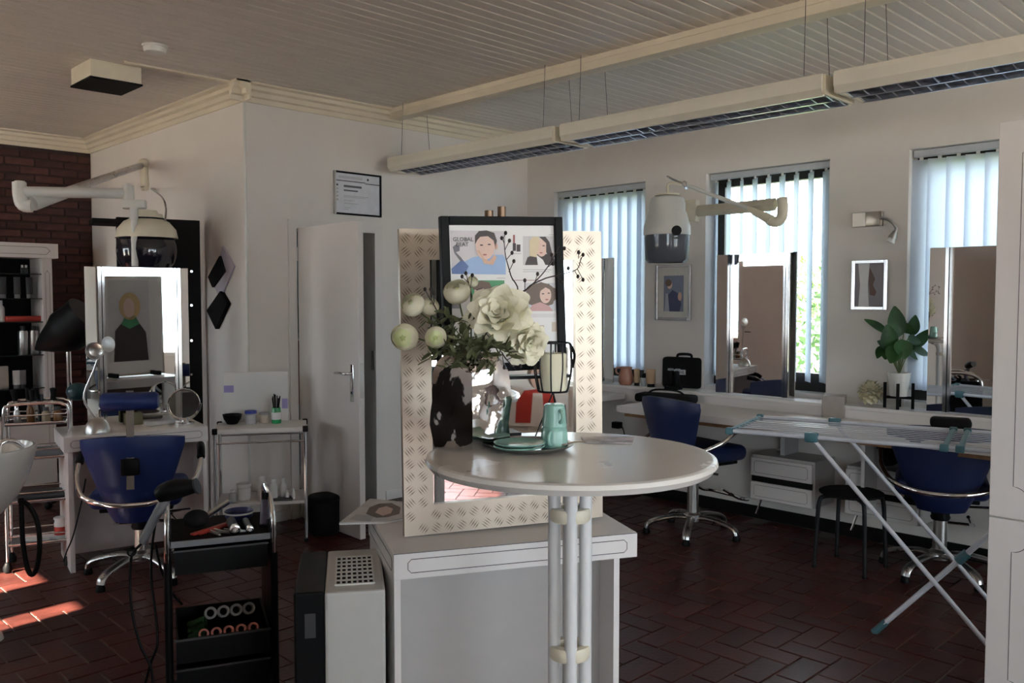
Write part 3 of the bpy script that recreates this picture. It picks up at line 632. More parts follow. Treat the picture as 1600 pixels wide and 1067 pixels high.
# ---- twigs with buds
def twig(label, main, branches):
    th = thing('budding_twig', label, 'twig', mouth, group='dark budding twigs in the silver vase'); O = mouth
    def P(x, y, d): return dep(x, y, VD + d) - O
    m = [Vector((random.uniform(-.01, .01), random.uniform(-.01, .01), -.06))] + [P(*q) for q in main]
    sp = smoothpath(m, 5); n = len(sp); MB().tube(sp, .002, n=6, rr=[.0026 - .0017 * i / (n - 1) for i in range(n)]).build('stem', M_TWIG, th)
    for br in branches:
        pts = [P(*q) for q in br]; MB().tube(smoothpath(pts, 4), .001, n=5).build('side_shoot', M_TWIG, th)
        e = pts[-1]; MB().sph(e, .0042, (1, 1, 1.3), 8).build('bud', M_TWIG, th)
twig('dark budding twig rising straight up before the poster', [(806, 470, 0), (798, 430, 0), (790, 400, 0), (787, 370, .0)], [[(789, 390, 0), (796, 376, 0)], [(788, 380, 0), (784, 372, 0)], [(792, 405, 0), (800, 395, 0)], [(795, 425, 0), (803, 408, 0)], [(787, 371, 0), (790, 364, 0)]])
twig('dark budding twig reaching right to the poster edge', [(806, 470, 0), (828, 448, 0), (850, 425, 0), (866, 400, 0), (874, 384, 0)], [[(836, 440, 0), (840, 428, 0)], [(856, 417, 0), (864, 412, 0)], [(868, 396, 0), (882, 388, 0)], [(862, 408, 0), (862, 398, 0)], [(820, 455, 0), (820, 438, 0)]])
twig('dark budding twig stretching far right across the mirror frame', [(812, 465, 0), (845, 438, 0), (880, 428, 0), (902, 420, 0), (908, 402, 0)], [[(902, 420, 0), (911, 437, 0)], [(905, 412, 0), (911, 398, 0)], [(890, 426, 0), (888, 419, 0)], [(868, 431, 0), (878, 440, 0)], [(904, 404, 0), (904, 394, 0)], [(898, 423, 0), (903, 432, 0)]])
twig('short budding twig above the flat white bloom', [(745, 500, 0), (735, 455, 0), (732, 440, 0)], [[(733, 445, 0), (728, 427, 0)], [(735, 450, 0), (738, 430, 0)], [(732, 442, 0), (722, 432, 0)]])
twig('short budding twig at the left before the mirror glass', [(700, 520, 0), (680, 480, 0), (668, 460, 0)], [[(672, 468, 0), (664, 452, 0)], [(674, 470, 0), (673, 452, 0)], [(678, 478, 0), (678, 458, 0)]])
twig('budding twig drooping over the right shoulder of the vase', [(770, 540, -.05), (790, 560, -.08), (806, 578, -.09)], [[(792, 562, -.08), (806, 556, -.08)], [(798, 570, -.085), (813, 572, -.09)], [(785, 556, -.08), (788, 574, -.09)], [(780, 548, -.07), (797, 542, -.07)]])
twig('budding twig lying across the centre of the bouquet', [(750, 540, -.06), (765, 515, -.08), (785, 512, -.08)], [[(770, 514, -.08), (776, 502, -.08)], [(760, 522, -.08), (768, 530, -.08)], [(780, 512, -.08), (790, 520, -.08)]])
# ---- olive foliage sprigs
lm = []
for k in range(3):
    rows = [[Vector((s * .0055 * math.sin(PI * t) ** .7, .034 * t, .006 * t * t * (k - 1) + .002 * s * s)) for s in (-1, 0, 1)] for t in (0.02, .25, .5, .75, .98)]
    lm.append(MB().sheet(rows).mesh('leaf', M_LEAF, 60))
def sprig(label, path, nleaf, big=1.0):
    th = thing('foliage_sprig', label, 'foliage', mouth, group='olive green sprigs in the silver vase')
    sp = smoothpath([Vector((0, 0, -.05))] + [dep(x, y, VD + d) - mouth for x, y, d in path], 6); MB().tube(sp, .0013, n=5).build('stem', M_STEM, th)
    for k in range(nleaf):
        i = random.randint(int(len(sp) * .3), len(sp) - 1); o = bpy.data.objects.new('leaf', random.choice(lm)); COL.objects.link(o); o.parent = th
        o.location = sp[i] + Vector((random.gauss(0, .004), random.gauss(0, .004), random.gauss(0, .004))); o.rotation_euler = (random.uniform(-1.2, 1.2), random.uniform(-1, 1), random.uniform(0, 6.28)); s = random.uniform(.7, 1.5) * big; o.scale = (s, s, s)
for i, (pth, nm) in enumerate([([(720, 540, -.03), (690, 515, -.03), (668, 500, -.02)], 'reaching left under the fluffy bloom'), ([(725, 535, -.05), (705, 505, -.05), (700, 480, -.04)], 'standing upright left of centre'), ([(730, 530, -.06), (735, 500, -.06), (738, 478, -.06)], 'standing upright at the centre'), ([(700, 545, -.08), (680, 555, -.1), (668, 548, -.1)], 'hanging over the left shoulder of the vase'), ([(720, 550, -.09), (712, 566, -.12), (702, 575, -.12)], 'drooping over the front of the vase'), ([(750, 545, -.09), (765, 565, -.12), (775, 578, -.12)], 'drooping over the front right of the vase'), ([(755, 535, -.07), (780, 545, -.1), (800, 552, -.1)], 'reaching right under the drooping rose'), ([(730, 545, -.08), (735, 540, -.11), (720, 530, -.12)], 'bunched in front of the vase mouth'), ([(740, 545, -.08), (750, 540, -.11), (762, 545, -.11)], 'bunched beside the vase mouth')]):
    sprig('olive green leafy sprig ' + nm, pth, 24, .85)
# ---- tray, plates, cups
M_PEWTER = mat('pewter', (.35, .35, .33), .3, .9, var=.06); M_MINT = mat('mint_ceramic', (.25, .46, .39), .25, var=.03)
tcx = onz(829, 700, ZT)
tray = tag(MB().lathe([(0, 0), (.085, 0), (.094, .003), (.106, .010), (.107, .013), (.105, .013), (.092, .006), (.084, .004), (0, .004)], n=48).build('serving_tray', M_PEWTER, None, 30, loc=(tcx.x, tcx.y, ZT)), 'round pewter tray under the mint plates and cups', 'tray')
pc = onz(811, 698, ZT + .012)
for k in range(2):
    tag(MB().lathe([(0, 0), (.035, 0), (.038, .002), (.055, .007), (.0625, .0095), (.0635, .0115), (.062, .0125), (.05, .0095), (.036, .005), (0, .005)], n=48).build('mint_plate', M_MINT, None, 30, loc=(pc.x + .002 * k, pc.y, ZT + .0045 + .0075 * k)), ['lower mint green saucer lying on the pewter tray', 'upper mint green saucer stacked on the other'][k], 'plate', 'stacked mint saucers')
cc = onz(866, 698, ZT + .004)
def cup(z, h, r0, r1, lab, ha):
    t = thing('mint_cup', lab, 'cup', (cc.x, cc.y, z), ha, group='stacked mint cups')
    MB().lathe([(r1 - .004, 0), (r1, 0), (r1, .004), (r0 * 1.06, h * .75), (r0, h - .004), (r0 - .004, h), (0, h), (0, h - .004), (r0 - .005, h - .005), (r1 - .004, .003), (r1 - .004, 0)], n=32).build('body', M_MINT, t, 35)
    MB().tube(arc((r0 + .002, 0, h * .48), .015, -PI / 2, PI / 2, 8, 'xz'), .0045, n=8).build('handle', M_MINT, t)
ch_ = math.radians(45.47 + 180)
cup(ZT + .0046, .052, .031, .034, 'lower mint green cup upside down on the tray', ch_ - .35 + PI / 2 * 0)
cup(ZT + .0570, .055, .026, .031, 'upper mint green cup turned over on top of the other cup', ch_ + .45)
# spoon handles on the tray edge and leaflet
sp0 = onz(880, 694, ZT + .014); sp1 = onz(914, 690, ZT + .012)
tag(MB().tube(smoothpath([(0, 0, 0), (Vector(sp1 - sp0) * .5) + Vector((0, 0, .002)), sp1 - sp0], 4), .003, n=8, rr=None, flat=(1.5, .7)).sph((0, 0, 0), .008, (1.4, 1, .4), 10).build('tea_spoon', M_CHROME, None, loc=sp0), 'chrome spoon resting on the edge of the pewter tray', 'spoon')
lf = [onz(x, y, ZT + .001) for x, y in ((908, 683), (992, 683), (988, 693), (912, 691))]
M_LEAFLET = mat('leaflet_print', (.45, .40, .40), .4, var=.5, scale=22)
b = MB(); b.prism([(p.x - lf[0].x, p.y - lf[0].y) for p in lf], 0, .003); tag(b.build('leaflet', M_LEAFLET, None, 0, loc=(lf[0].x, lf[0].y, ZT)), 'glossy leaflet lying on the bar table beside the tray', 'leaflet')
# ---- wire lantern with candle
lb = onz(858, 686, ZT); LD = (lb - EYEV).dot(FW)
ln = thing('wire_lantern', 'black wire lantern on thin legs holding a cream candle', 'lantern', (lb.x, lb.y, ZT))
def lz(y): return (dep(863, y, LD).z - ZT)
lx = dep(863, 600, LD) - dep(858, 600, LD); k_ = LD / FPX
zb, zt_ = lz(612), lz(536); r_b, r_m, r_t = 23 * k_, 30 * k_, 26 * k_
cx, cy = lx.x * 1.2, lx.y * 1.2
MB().lathe([(r_b - .002, zb), (r_b + .002, zb + .002), (r_b, zb + .005), (r_b - .003, zb + .003), (r_b - .002, zb)], (cx, cy, 0), n=32).build('base_ring', M_BLACKMET, ln)
MB().lathe([(0, zb), (r_b, zb), (r_b, zb + .003), (0, zb + .003)], (cx, cy, 0), n=32).build('candle_plate', M_BLACKMET, ln)
MB().lathe([(r_t - .004, zt_), (r_t + .001, zt_), (r_t, zt_ + .004), (r_t - .004, zt_ + .004), (r_t - .004, zt_)], (cx, cy, 0), n=32).build('top_ring', M_BLACKMET, ln)
for k in range(10):
    a = 2 * PI * k / 10; c, s = math.cos(a), math.sin(a)
    MB().tube(smoothpath([(cx + r * c, cy + r * s, z) for r, z in ((r_b, zb + .002), (r_b * 1.12, zb + .02), (r_m, (zb + zt_) / 2), (r_t * 1.1, zt_ - .01), (r_t, zt_ + .002))], 4), .0021, n=6).build('wire', M_BLACKMET, ln)
for k in range(3):
    a = 2 * PI * k / 3 + 2.45; MB().tube([(cx, cy, zb), (cx + .05 * math.cos(a), cy + .05 * math.sin(a), 0)], .002, n=6).build('leg', M_BLACKMET, ln)
a = math.radians(45 - 90); MB().tube(smoothpath([(cx + r_t * math.cos(a), cy + r_t * math.sin(a), zt_), (cx + r_m * 1.1 * math.cos(a), cy + r_m * 1.1 * math.sin(a), zt_ - .03), (cx + r_m * math.cos(a), cy + r_m * math.sin(a), zt_ - .065)], 4), .004, n=6).build('strap', M_BLACKM, ln)
M_CANDLE = mat('cream_candle', (.78, .74, .56), .5, var=.03, sub=.2)
cd = thing('candle', 'cream pillar candle inside the wire lantern', 'candle', (lb.x + cx, lb.y + cy, ZT + zb + .0031))
MB().lathe([(0, 0), (19 * k_, 0), (20.5 * k_, .002), (20.5 * k_, 57 * k_), (19 * k_, 59 * k_), (4 * k_, 58 * k_), (0, 57 * k_)], n=32).build('wax', M_CANDLE, cd); MB().cyl((0, 0, 57 * k_), (0, 0, 63 * k_), .0008, n=6).build('wick', M_BLACKM, cd)
# ---- magazine on the counter
def cz(x, y, z=CH + .001): return onz(x, y, z)
mg = [cz(*p) for p in ((530, 820), (578, 782), (640, 788), (632, 812), (600, 818))]
M_MAG = mat('magazine_cover', (.52, .49, .48), .3, var=.12, scale=14); mo = mg[0]
mz = thing('magazine', 'open glossy magazine with a portrait lying on the counter edge', 'magazine', (mo.x, mo.y, CH + .001))
L_ = [p - mo for p in mg]; L_ = [Vector((p.x, p.y, 0)) for p in L_]
for k, (lift, nm) in enumerate(((.0, 'page_block'), (.004, 'cover'))):
    MB().prism([(p.x, p.y) for p in L_], lift, lift + .0036).build(nm, M_PAPER if k == 0 else M_MAG, mz, 0)
for nm, px, m, z in (('print_block', [(545, 812), (556, 803), (585, 806), (578, 815)], C_('faint', (.42, .41, .41)), .0078), ('cover_hair', [(572, 803), (577, 793), (592, 787), (612, 786), (626, 793), (624, 803), (606, 808), (588, 809)], C_('curl_brown', (.15, .105, .08)), .0080), ('cover_face', [(586, 801), (592, 794), (604, 791), (614, 795), (611, 802), (598, 806)], sk2, .0084)):
    MB().face([(lambda c0: Vector((c0.x - mo.x, c0.y - mo.y, z)))(cz(x, y, CH + .0086)) for x, y in px]).build(nm, m, mz, 0)
# ================================================================== STYLING CHAIRS
def styling_chair(label, loc, face, back_m, seat_z=.46, back_top=.80, back_w=.54, head=False, pad=True):
    """local +y is the way the sitter faces"""
    t = thing('styling_chair', label, 'chair', (loc.x, loc.y, 0), face - PI / 2, group='blue styling chairs')
    # star base
    for k in range(5):
        a = 2 * PI * k / 5 + .35; c, s = math.cos(a), math.sin(a)
        l = MB().tube(smoothpath([(.03 * c, .03 * s, .105), (.12 * c, .12 * s, .11), (.24 * c, .24 * s, .085), (.285 * c, .285 * s, .06), (.295 * c, .295 * s, .035)], 4), .02, n=10, rr=None, flat=(1.25, .8)).build('base_arm', M_ALU, t)
        MB().lathe([(0, 0), (.024, 0), (.026, .006), (.02, .03), (.016, .036), (0, .037)], (.295 * c, .295 * s, 0), n=12).build('foot', M_BLACK, l)
    MB().lathe([(0, .085), (.05, .085), (.052, .125), (.042, .135), (.036, .14), (.036, seat_z - .19), (0, seat_z - .19)], n=24).build('column', M_STEEL, t)
    MB().lathe([(.0, seat_z - .20)] + [(.045 + (.006 if i % 2 else 0), seat_z - .20 + i * .014) for i in range(9)] + [(0, seat_z - .07)], n=24).build('bellows', M_BLACK, t, 60)
    # seat
    MB().box((0, .03, seat_z), (.46, .46, .10), bev=.045, seg=4).build('seat', back_m, t, 60)
    MB().box((0, .03, seat_z - .06), (.36, .36, .025), bev=.005).build('seat_plate', M_BLACK, t, 0)
    # backrest: shell that narrows downward and leans back, curved round the sitter
    zb = seat_z - .12; H = back_top - zb; n = 10; rows_o, rows_i = [], []
    def bp(u, v, off):      # u -1..1, v 0..1
        w = (back_w / 2) * (.40 + .60 * min(1, v * 1.1) ** .85); crown = .025 * (1 - u * u) * max(0, v - .6) / .4
        return Vector((u * w, -.21 - .09 * v + .10 * u * u * (.5 + .5 * v) - off * (1 - .5 * abs(u) ** 6), zb + H * v + crown))
    b = MB(); m = 14
    loop = [(u, 'o') for u in [-1 + 2 * i / m for i in range(m + 1)]] + [(u, 'i') for u in [1 - 2 * i / m for i in range(m + 1)]]
    R = []
    for j in range(n + 1):
        v = j / n; edge = .62 if j in (0, n) else 1.0
        R.append([bp(u * (1 if abs(u) < .99 else .985), v if 0 < j < n else (.012 if j == 0 else .988), (.034 if k == 'o' else -.034) * edge) for u, k in loop])
    b.sheet(R, closed=True); b.bm.verts.ensure_lookup_table(); L = len(loop)
    b.bm.faces.new(list(reversed(b.bm.verts[:L]))); b.bm.faces.new(b.bm.verts[-L:])
    b.build('backrest', back_m, t, 50)
    # chrome ring that carries the arm pads
    za = seat_z + .005; pts = [(-.305, .13, za + .20), (-.31, .05, za + .15), (-.297, -.08, za + .085), (-.235, -.24, za + .03), (-.115, -.325, za + .005), (0, -.34, za), (.115, -.325, za + .005), (.235, -.24, za + .03), (.297, -.08, za + .085), (.31, .05, za + .15), (.305, .13, za + .20)]
    arm = MB().tube(smoothpath(pts, 5), .0135, n=10).build('arm_ring', M_CHROME, t)
    if pad:
        for sgn in (-1, 1): MB().tube(smoothpath([(sgn * .309, .06, za + .158), (sgn * .306, .11, za + .19), (sgn * .297, .20, za + .205)], 4), .022, n=10).build('arm_pad', M_BLACK, t)
    # foot rest: chrome loop in front
    f = [(-.14, .12, .30), (-.16, .24, .23), (-.15, .33, .21), (.15, .33, .21), (.16, .24, .23), (.14, .12, .30)]
    MB().tube(smoothpath(f, 4), .010, n=8).build('foot_rest', M_CHROME, t)
    MB().tube([(.05, -.02, seat_z - .12), (.26, -.05, seat_z - .10)], .007, n=8).build('pump_lever', M_CHROME, t)
    if head:
        MB().box((0, -.300, back_top - .0), (.036, .01, .5), (-.10, 0, 0)).build('headrest_bar', mat('dull_bronze_steel', (.20, .17, .145), .5, .7), t, 0)
        MB().box((0, -.315, back_top - .135), (.085, .05, .085), bev=.006).build('headrest_clamp', M_BLACK, t)
        hb = MB(); 
        hb.tube([(-.135, 0, 0), (-.12, 0, 0), (.12, 0, 0), (.135, 0, 0)], .05, n=24, rr=[.040, .052, .052, .040], flat=(1.05, .9)); hb.build('headrest', back_m, t, 50, loc=(0, -.285, back_top + .195))
    return t
cl = onz(222, 897); ch_left = styling_chair('blue styling chair with headrest before the left console mirror', cl, math.radians(61), M_BLUE, .455, .785, .51, True)
cm = onz(1082, 833); ch_mid = styling_chair('blue styling chair standing sideways behind the bar table', cm, math.radians(-12), M_NAVY, .53, .875, .50)
cr = onz(1467, 896); ch_rt = styling_chair('blue styling chair with its back to the drying rack', cr, math.radians(20), M_NAVY, .50, .83, .55)
# ================================================================== LEFT STATION
DH = .75; dA, dB = onz(99, 684, DH), onz(325, 666, DH); du = dB - dA; DWID = du.length; dang = math.atan2(du.y, du.x); DDEP = .46
dk = thing('console_desk', 'white styling console desk with inlay line below the left triple mirror', 'desk', (dA.x, dA.y, 0), dang)
MB().span((0, 0, DH - .085), (DWID, DDEP, DH), bev=.002, seg=1).build('desktop', M_WHITE, dk, 0)
MB().span((.02, .01, 0), (.045, DDEP - .01, DH - .085)).build('side_panel', M_WHITE, dk, 0); MB().span((DWID - .03, .01, 0), (DWID - .008, DDEP - .01, DH - .085)).build('side_panel', M_WHITE, dk, 0)
MB().span((.045, .25, .04), (DWID - .03, .27, DH - .085)).build('modesty_panel', mat('pinkish_laminate', (.66, .58, .57), .45), dk, 0)
for x0, x1 in ((.035, DWID / 2 - .1), (DWID / 2 - .08, DWID - .035)): inlay(MB(), x0, x1, DH - .062, DH - .022, .012, .0011, 0, Matrix.Translation((0, -.0002, 0))).build('inlay_line', M_LINE, dk, 0)
Rd = Matrix.Rotation(dang, 3, 'Z'); dv = Rd @ Vector((0, 1, 0)); dux = Rd @ Vector((1, 0, 0))
def ondesk(x, y): return onz(x, y, DH + .0008)
# triple mirror
m0 = dA + dv * (DDEP - .06); trp = Plane((m0.x, m0.y, DH + .001), dang)
def triple_mirror(pl, label, x0, xa, xb, x1, ytop, ybot, wing=.35, group='chrome edged triple mirrors', rev=False):
    t = pl.thing('triple_mirror', label, 'mirror', group)
    ua, ub = pl.uv(xa, ytop)[0], pl.uv(xb, ytop)[0]; h = max(pl.uv((xa + xb) / 2, ytop)[1], pl.uv((xa + xb) / 2, ytop)[1]); z0 = .004
    MB().span((ua, 0, z0), (ub, .006, h)).build('centre_glass', M_MIRROR, t, 0)
    MB().span((ua, .006, z0), (ub, .02, h)).build('backing', M_BLACKM, t, 0)
    for sgn, u, xo in ((-1, ua, x0), (1, ub, x1)):
        uo = pl.uv(xo, ytop)[0]; wl_ = max(.03, abs(uo - u) - .03)
        for k, (off, wd, m, pr) in enumerate(((.006, .014, M_CHROME, -.012), (.0155, .005, M_BLACK, -.010), (.027, .018, M_CHROME, -.014))):
            MB().span((u + sgn * (off - wd / 2), pr, z0), (u + sgn * (off + wd / 2), .01, h)).build('edge_bar', m, t, 0)
        g = MB().span((0, 0, z0), (sgn * wl_, .006, h)).build('wing_glass', M_MIRROR, t, 0); g.location = (u + sgn * .037, -.002, 0); g.rotation_euler = (0, 0, -sgn * wing)
    return t
triple_mirror(trp, 'triple styling mirror with chrome edges standing on the left console', 131, 162, 271, 291, 418, 655)
# black divider panel behind it
pnl = Plane((dep(250, 600, 5.85).x, dep(250, 600, 5.85).y, 0), dang - .05)
bpn = pnl.thing('divider_panel', 'tall black divider panel with steel bolts behind the left mirror', 'panel')
u0, u1, zt = pnl.uv(182, 345)[0], pnl.uv(312, 345)[0], pnl.uv(300, 344)[1]
MB().span((u0, 0, 0), (u1, .05, zt), bev=.003).build('board', M_BLACKM, bpn, 0)
MB().span((u0 - .16, -.20, zt - .06), (u0 + .05, .05, zt - .03)).build('top_flange', M_BLACKM, bpn, 0)
for py in (424, 477, 532, 585, 640):
    u, v = pnl.uv(299, py); MB().cyl((u, -.006, v), (u, 0, v), .008, n=10).build('bolt', M_CHROME, bpn)
# desk lamp
lp_ = ondesk(152, 676); dl = thing('desk_lamp', 'silver desk lamp with bent arm on the left console', 'lamp', lp_)
k1 = (lp_ - EYEV).dot(FW) / FPX
MB().lathe([(0, 0), (19 * k1, 0), (19 * k1, 3 * k1), (16 * k1, 14 * k1), (9 * k1, 22 * k1), (0, 25 * k1)], n=24).build('base', M_STEEL, dl)
def rel(x, y, o, d=0.0): D = (o - EYEV).dot(FW) + d; return dep(x, y, D) - o
MB().tube(smoothpath([rel(150, 655, lp_), rel(123, 645, lp_) * .0 + rel(131, 622, lp_), rel(146, 580, lp_), rel(155, 555, lp_)], 5), .006, n=8).build('arm', M_STEEL, dl)
a_ = rel(150, 547, lp_); MB().lathe([(0, -.02), (.022, -.018), (.042, .0), (.050, .03), (.046, .03), (.036, .004), (0, -.01)], a_, n=20, axis=(-.5, -.8, -.1)).build('shade', M_STEEL, dl)
a_ = rel(167, 538, lp_); MB().lathe([(0, -.015), (.03, -.01), (.044, .012), (.040, .012), (0, -.005)], a_, n=20, axis=(.3, -.9, .1)).build('shade', M_STEEL, dl)
# round make-up mirror
rm = ondesk(288, 664); k1 = (rm - EYEV).dot(FW) / FPX; rmt = thing('makeup_mirror', 'round chrome make-up mirror on the left console', 'mirror', rm, dang - .1)
MB().lathe([(0, 0), (15 * k1, 0), (15 * k1, 4 * k1), (5 * k1, 6 * k1), (0, 6 * k1)], n=24, sy=.7).build('base', M_CHROME, rmt); MB().cyl((-5 * k1, 0, 4 * k1), (-5 * k1, 0, 13 * k1), .007, n=10).build('stem', M_CHROME, rmt); MB().cyl((5 * k1, 0, 4 * k1), (5 * k1, 0, 13 * k1), .007, n=10).build('stem', M_CHROME, rmt)
zc = 33 * k1; R_ = 23 * k1
MB().tube(arc((0, 0, zc), R_ + .008, -PI, 0, 20, 'xz'), .005, n=8).build('yoke', M_CHROME, rmt)
MB().tube(arc((0, 0, zc), R_, 0, 2 * PI, 40, 'xz')[:-1], .006, n=8, closed=True).build('rim', M_CHROME, rmt); MB().cyl((0, -.003, zc), (0, .003, zc), R_, n=40).build('glass', M_MIRROR, rmt, 30)
bxo = ondesk(208, 663); tag(MB().box((0, 0, .035), (.10, .06, .07), bev=.003).build('carton', mat('olive_card', (.17, .15, .08), .7), None, 0, loc=bxo, rot=(0, 0, dang)), 'small olive cardboard box on the left console behind the chair', 'box')
cl_ = ondesk(250, 663); tag(MB().box((0, 0, .012), (.16, .09, .024), bev=.01, seg=3).build('folded_cloth', mat('white_cloth', (.70, .69, .67), .9, bump=.3), None, loc=cl_, rot=(0, 0, dang + .1)), 'folded white cloth on the left console', 'cloth')
cw = ondesk(182, 657); tag(MB().box((0, 0, .03), (.13, .05, .06), bev=.02, seg=3).build('towel_roll', MATS['white_cloth'], None, loc=cw, rot=(0, 0, dang)), 'rolled white towel in front of the left mirror', 'towel')
# ---- wall mounted hood dryer
hx_ = onx(226, 300, XC); HDp = 5.45
hd1 = thing('hood_dryer', 'ivory wall arm hood dryer with dark visor hanging behind the left mirror', 'hair dryer', (XC, hx_.y, hx_.z), group='wall arm hood dryers')
def hp(x, y, D): return dep(x, y, D) - Vector((XC, hx_.y, hx_.z))
DW1 = (Vector((XC, hx_.y, hx_.z)) - EYEV).dot(FW)
MB().cyl(hp(227, 292, DW1 - .06), hp(225, 262, DW1 - .06), .035, .028, n=16).build('wall_bracket', M_IVORY, hd1); MB().sph(hp(225, 255, DW1 - .06), .045, (1, 1, .8), 14).build('bracket_cap', M_IVORY, hd1)
MB().box(hp(229, 293, DW1 - .03), (.06, .08, .05), bev=.01).build('wall_plate', M_IVORY, hd1)
MB().tube([hp(222, 258, DW1 - .06), hp(120, 293, 5.4), hp(52, 316, 5.1)], .024, n=10).build('lower_arm', M_ALU, hd1)
MB().tube([hp(120, 296, 5.38), hp(50, 318, 5.08)], .036, n=10, rr=[.03, .045]).build('arm_sleeve', M_WHITEP, hd1)
MB().tube(smoothpath([hp(30, 285, 5.05), hp(31, 305, 5.05), hp(36, 320, 5.05), hp(50, 322, 5.06)], 4), .038, n=14).build('elbow', M_WHITEP, hd1)
MB().cyl(hp(31, 283, 5.05), hp(31, 288, 5.05), .028, n=14).build('elbow_cap', M_IVORY, hd1)
MB().tube([hp(34, 300, 5.05), hp(196, 302, HDp)], .033, n=14).build('upper_arm', M_WHITEP, hd1)
MB().cyl(hp(200, 290, HDp), hp(201, 326, HDp), .036, n=16).build('joint', M_WHITEP, hd1); MB().box(hp(210, 319, HDp), (.14, .06, .055), (0, 0, -.6), bev=.008).build('joint_block', M_WHITEP, hd1)
MB().cyl(hp(209, 325, HDp - .05), hp(211, 416, HDp - .05), .020, n=16).build('drop_rod', M_WHITEP, hd1)
MB().cyl(hp(209, 325, HDp - .05), hp(209, 342, HDp - .05), .026, n=16).build('rod_collar', M_WHITEP, hd1)
MB().tube(smoothpath([hp(236, 295, DW1 - .08), hp(253, 308, 5.6), hp(259, 325, 5.55), hp(258, 345, 5.5)], 5), .006, n=6).build('cable', M_STEEL, hd1)
M_VISOR = mat('smoked_visor', (.012, .011, .018), .12, var=.05, coat=.5)
hc = hp(230, 392, HDp + .12); kk = HDp / FPX
MB().sph(hc, 46 * kk, (1, 1, 1.02), 28).build('visor', M_VISOR, hd1)
MB().lathe([(47 * kk, 0), (44 * kk, 14 * kk), (34 * kk, 26 * kk), (26 * kk, 30 * kk), (24 * kk, 38 * kk), (0, 40 * kk)], hc + Vector((0, 0, 20 * kk)) * 1.0, n=28).build('hood_top', M_IVORY, hd1)
MB().cyl(hc + Vector((0, 0, 38 * kk)), hc + Vector((0, 0, 52 * kk)), 27 * kk, n=24).build('motor_ring', M_BLACK, hd1)
MB().cyl(hc + Vector((0, 0, 52 * kk)), hc + Vector((0, 0, 64 * kk)), 20 * kk, 16 * kk, n=24).build('motor_cap', M_IVORY, hd1)
# ---- wall decorations: three diamond tiles on the side wall
def onwall(nm, lab, cat, pts, m, th, grp, dots=0):
    P = [onx(x, y, XC - .002) for x, y in pts]; o = sum(P, Vector()) / len(P); t = thing(nm, lab, cat, o, group=grp)
    b = MB(); b.prism([(p.y - o.y, p.z - o.z) for p in P], 0, -th, Matrix(((0, 0, 1, 0), (1, 0, 0, 0), (0, 1, 0, 0), (0, 0, 0, 1)))); b.build('board', m, t, 0)
    for k in range(dots):
        f = random.uniform(.1, .8); a = random.choice(P) - o; c_ = a * f; MB().box((-th - .002, c_.y, c_.z), (.004, .006, .006), (.78, 0, 0)).build('glitter_stone', M_CHROME, t, 0)
    return t
GD = 'diamond wall tiles'; M_LILAC = mat('lilac_board', (.50, .45, .50), .6)
onwall('diamond_tile', 'pale lilac diamond board hanging behind the upper black diamond', 'wall decoration', [(350, 384), (368, 416), (346, 468), (335, 442)], M_LILAC, .012, GD)
onwall('diamond_tile', 'upper black diamond tile with glitter on the side wall', 'wall decoration', [(349, 400), (356, 424), (338, 449), (331, 433)], M_BLACKM, .03, GD, 8)
onwall('diamond_tile', 'lower black diamond tile with glitter on the side wall', 'wall decoration', [(350, 455), (361, 474), (343, 514), (329, 485)], M_BLACKM, .03, GD, 8)
# ---- certificate
cp = Plane(ony(522, 334, YB - .012), 0.0); ce = cp.thing('framed_certificate', 'framed white certificate hanging above the open door', 'certificate')
w_, h_ = cp.uv(595, 340)[0], cp.uv(522, 266)[1]
MB().span((0, -.012, 0), (.012, .01, h_)).build('frame_bar', M_STEEL, ce, 0); MB().span((w_ - .012, -.012, 0), (w_, .01, h_)).build('frame_bar', M_BLACK, ce, 0); MB().span((.012, -.012, 0), (w_ - .012, .01, .012)).build('frame_bar', M_BLACK, ce, 0); MB().span((.012, -.012, h_ - .012), (w_ - .012, .01, h_)).build('frame_bar', M_BLACK, ce, 0)
MB().span((.01, -.002, .01), (w_ - .01, .006, h_ - .01)).build('paper', mat('certificate_paper', (.66, .67, .72), .4), ce, 0)
u = lambda f: f * w_; v = lambda f: f * h_
for x0, x1, y0 in ((.03, .66, .775), (.66, .97, .755)): decal(cp, 'rule', [(u(x0), v(y0)), (u(x1), v(y0)), (u(x1), v(y0 + .018)), (u(x0), v(y0 + .018))], M_INK, ce, .003, True)
for x1, y0, hh in ((.58, .64, .05), (.50, .55, .035)): decal(cp, 'heading', [(u(.2), v(y0)), (u(x1), v(y0)), (u(x1), v(y0 + hh)), (u(.2), v(y0 + hh))], C_('greyink', (.12, .12, .14)), ce, .003, True)
for k, (x1, y0) in enumerate(((.72, .44), (.66, .41), (.42, .33), (.5, .26), (.34, .16), (.3, .12))): decal(cp, 'text_line', [(u(.2), v(y0)), (u(x1), v(y0)), (u(x1), v(y0 + .012)), (u(.2), v(y0 + .012))], C_('faint', (.42, .41, .41)), ce, .003, True)
for k in range(5): decal(cp, 'seal', [(u(.05), v(.66 - k * .085)), (u(.085), v(.66 - k * .085)), (u(.085), v(.70 - k * .085)), (u(.05), v(.70 - k * .085))], M_INK if k == 0 else C_('faint', (.42, .41, .41)), ce, .003, True)
decal(cp, 'heading', [(u(.1), v(.84)), (u(.6), v(.84)), (u(.6), v(.90)), (u(.1), v(.90))], C_('faintest', (.52, .52, .56)), ce, .003, True); decal(cp, 'emblem', [(u(.69), v(.86)), (u(.715), v(.83)), (u(.74), v(.86)), (u(.715), v(.9))], M_INK, ce, .003, True)
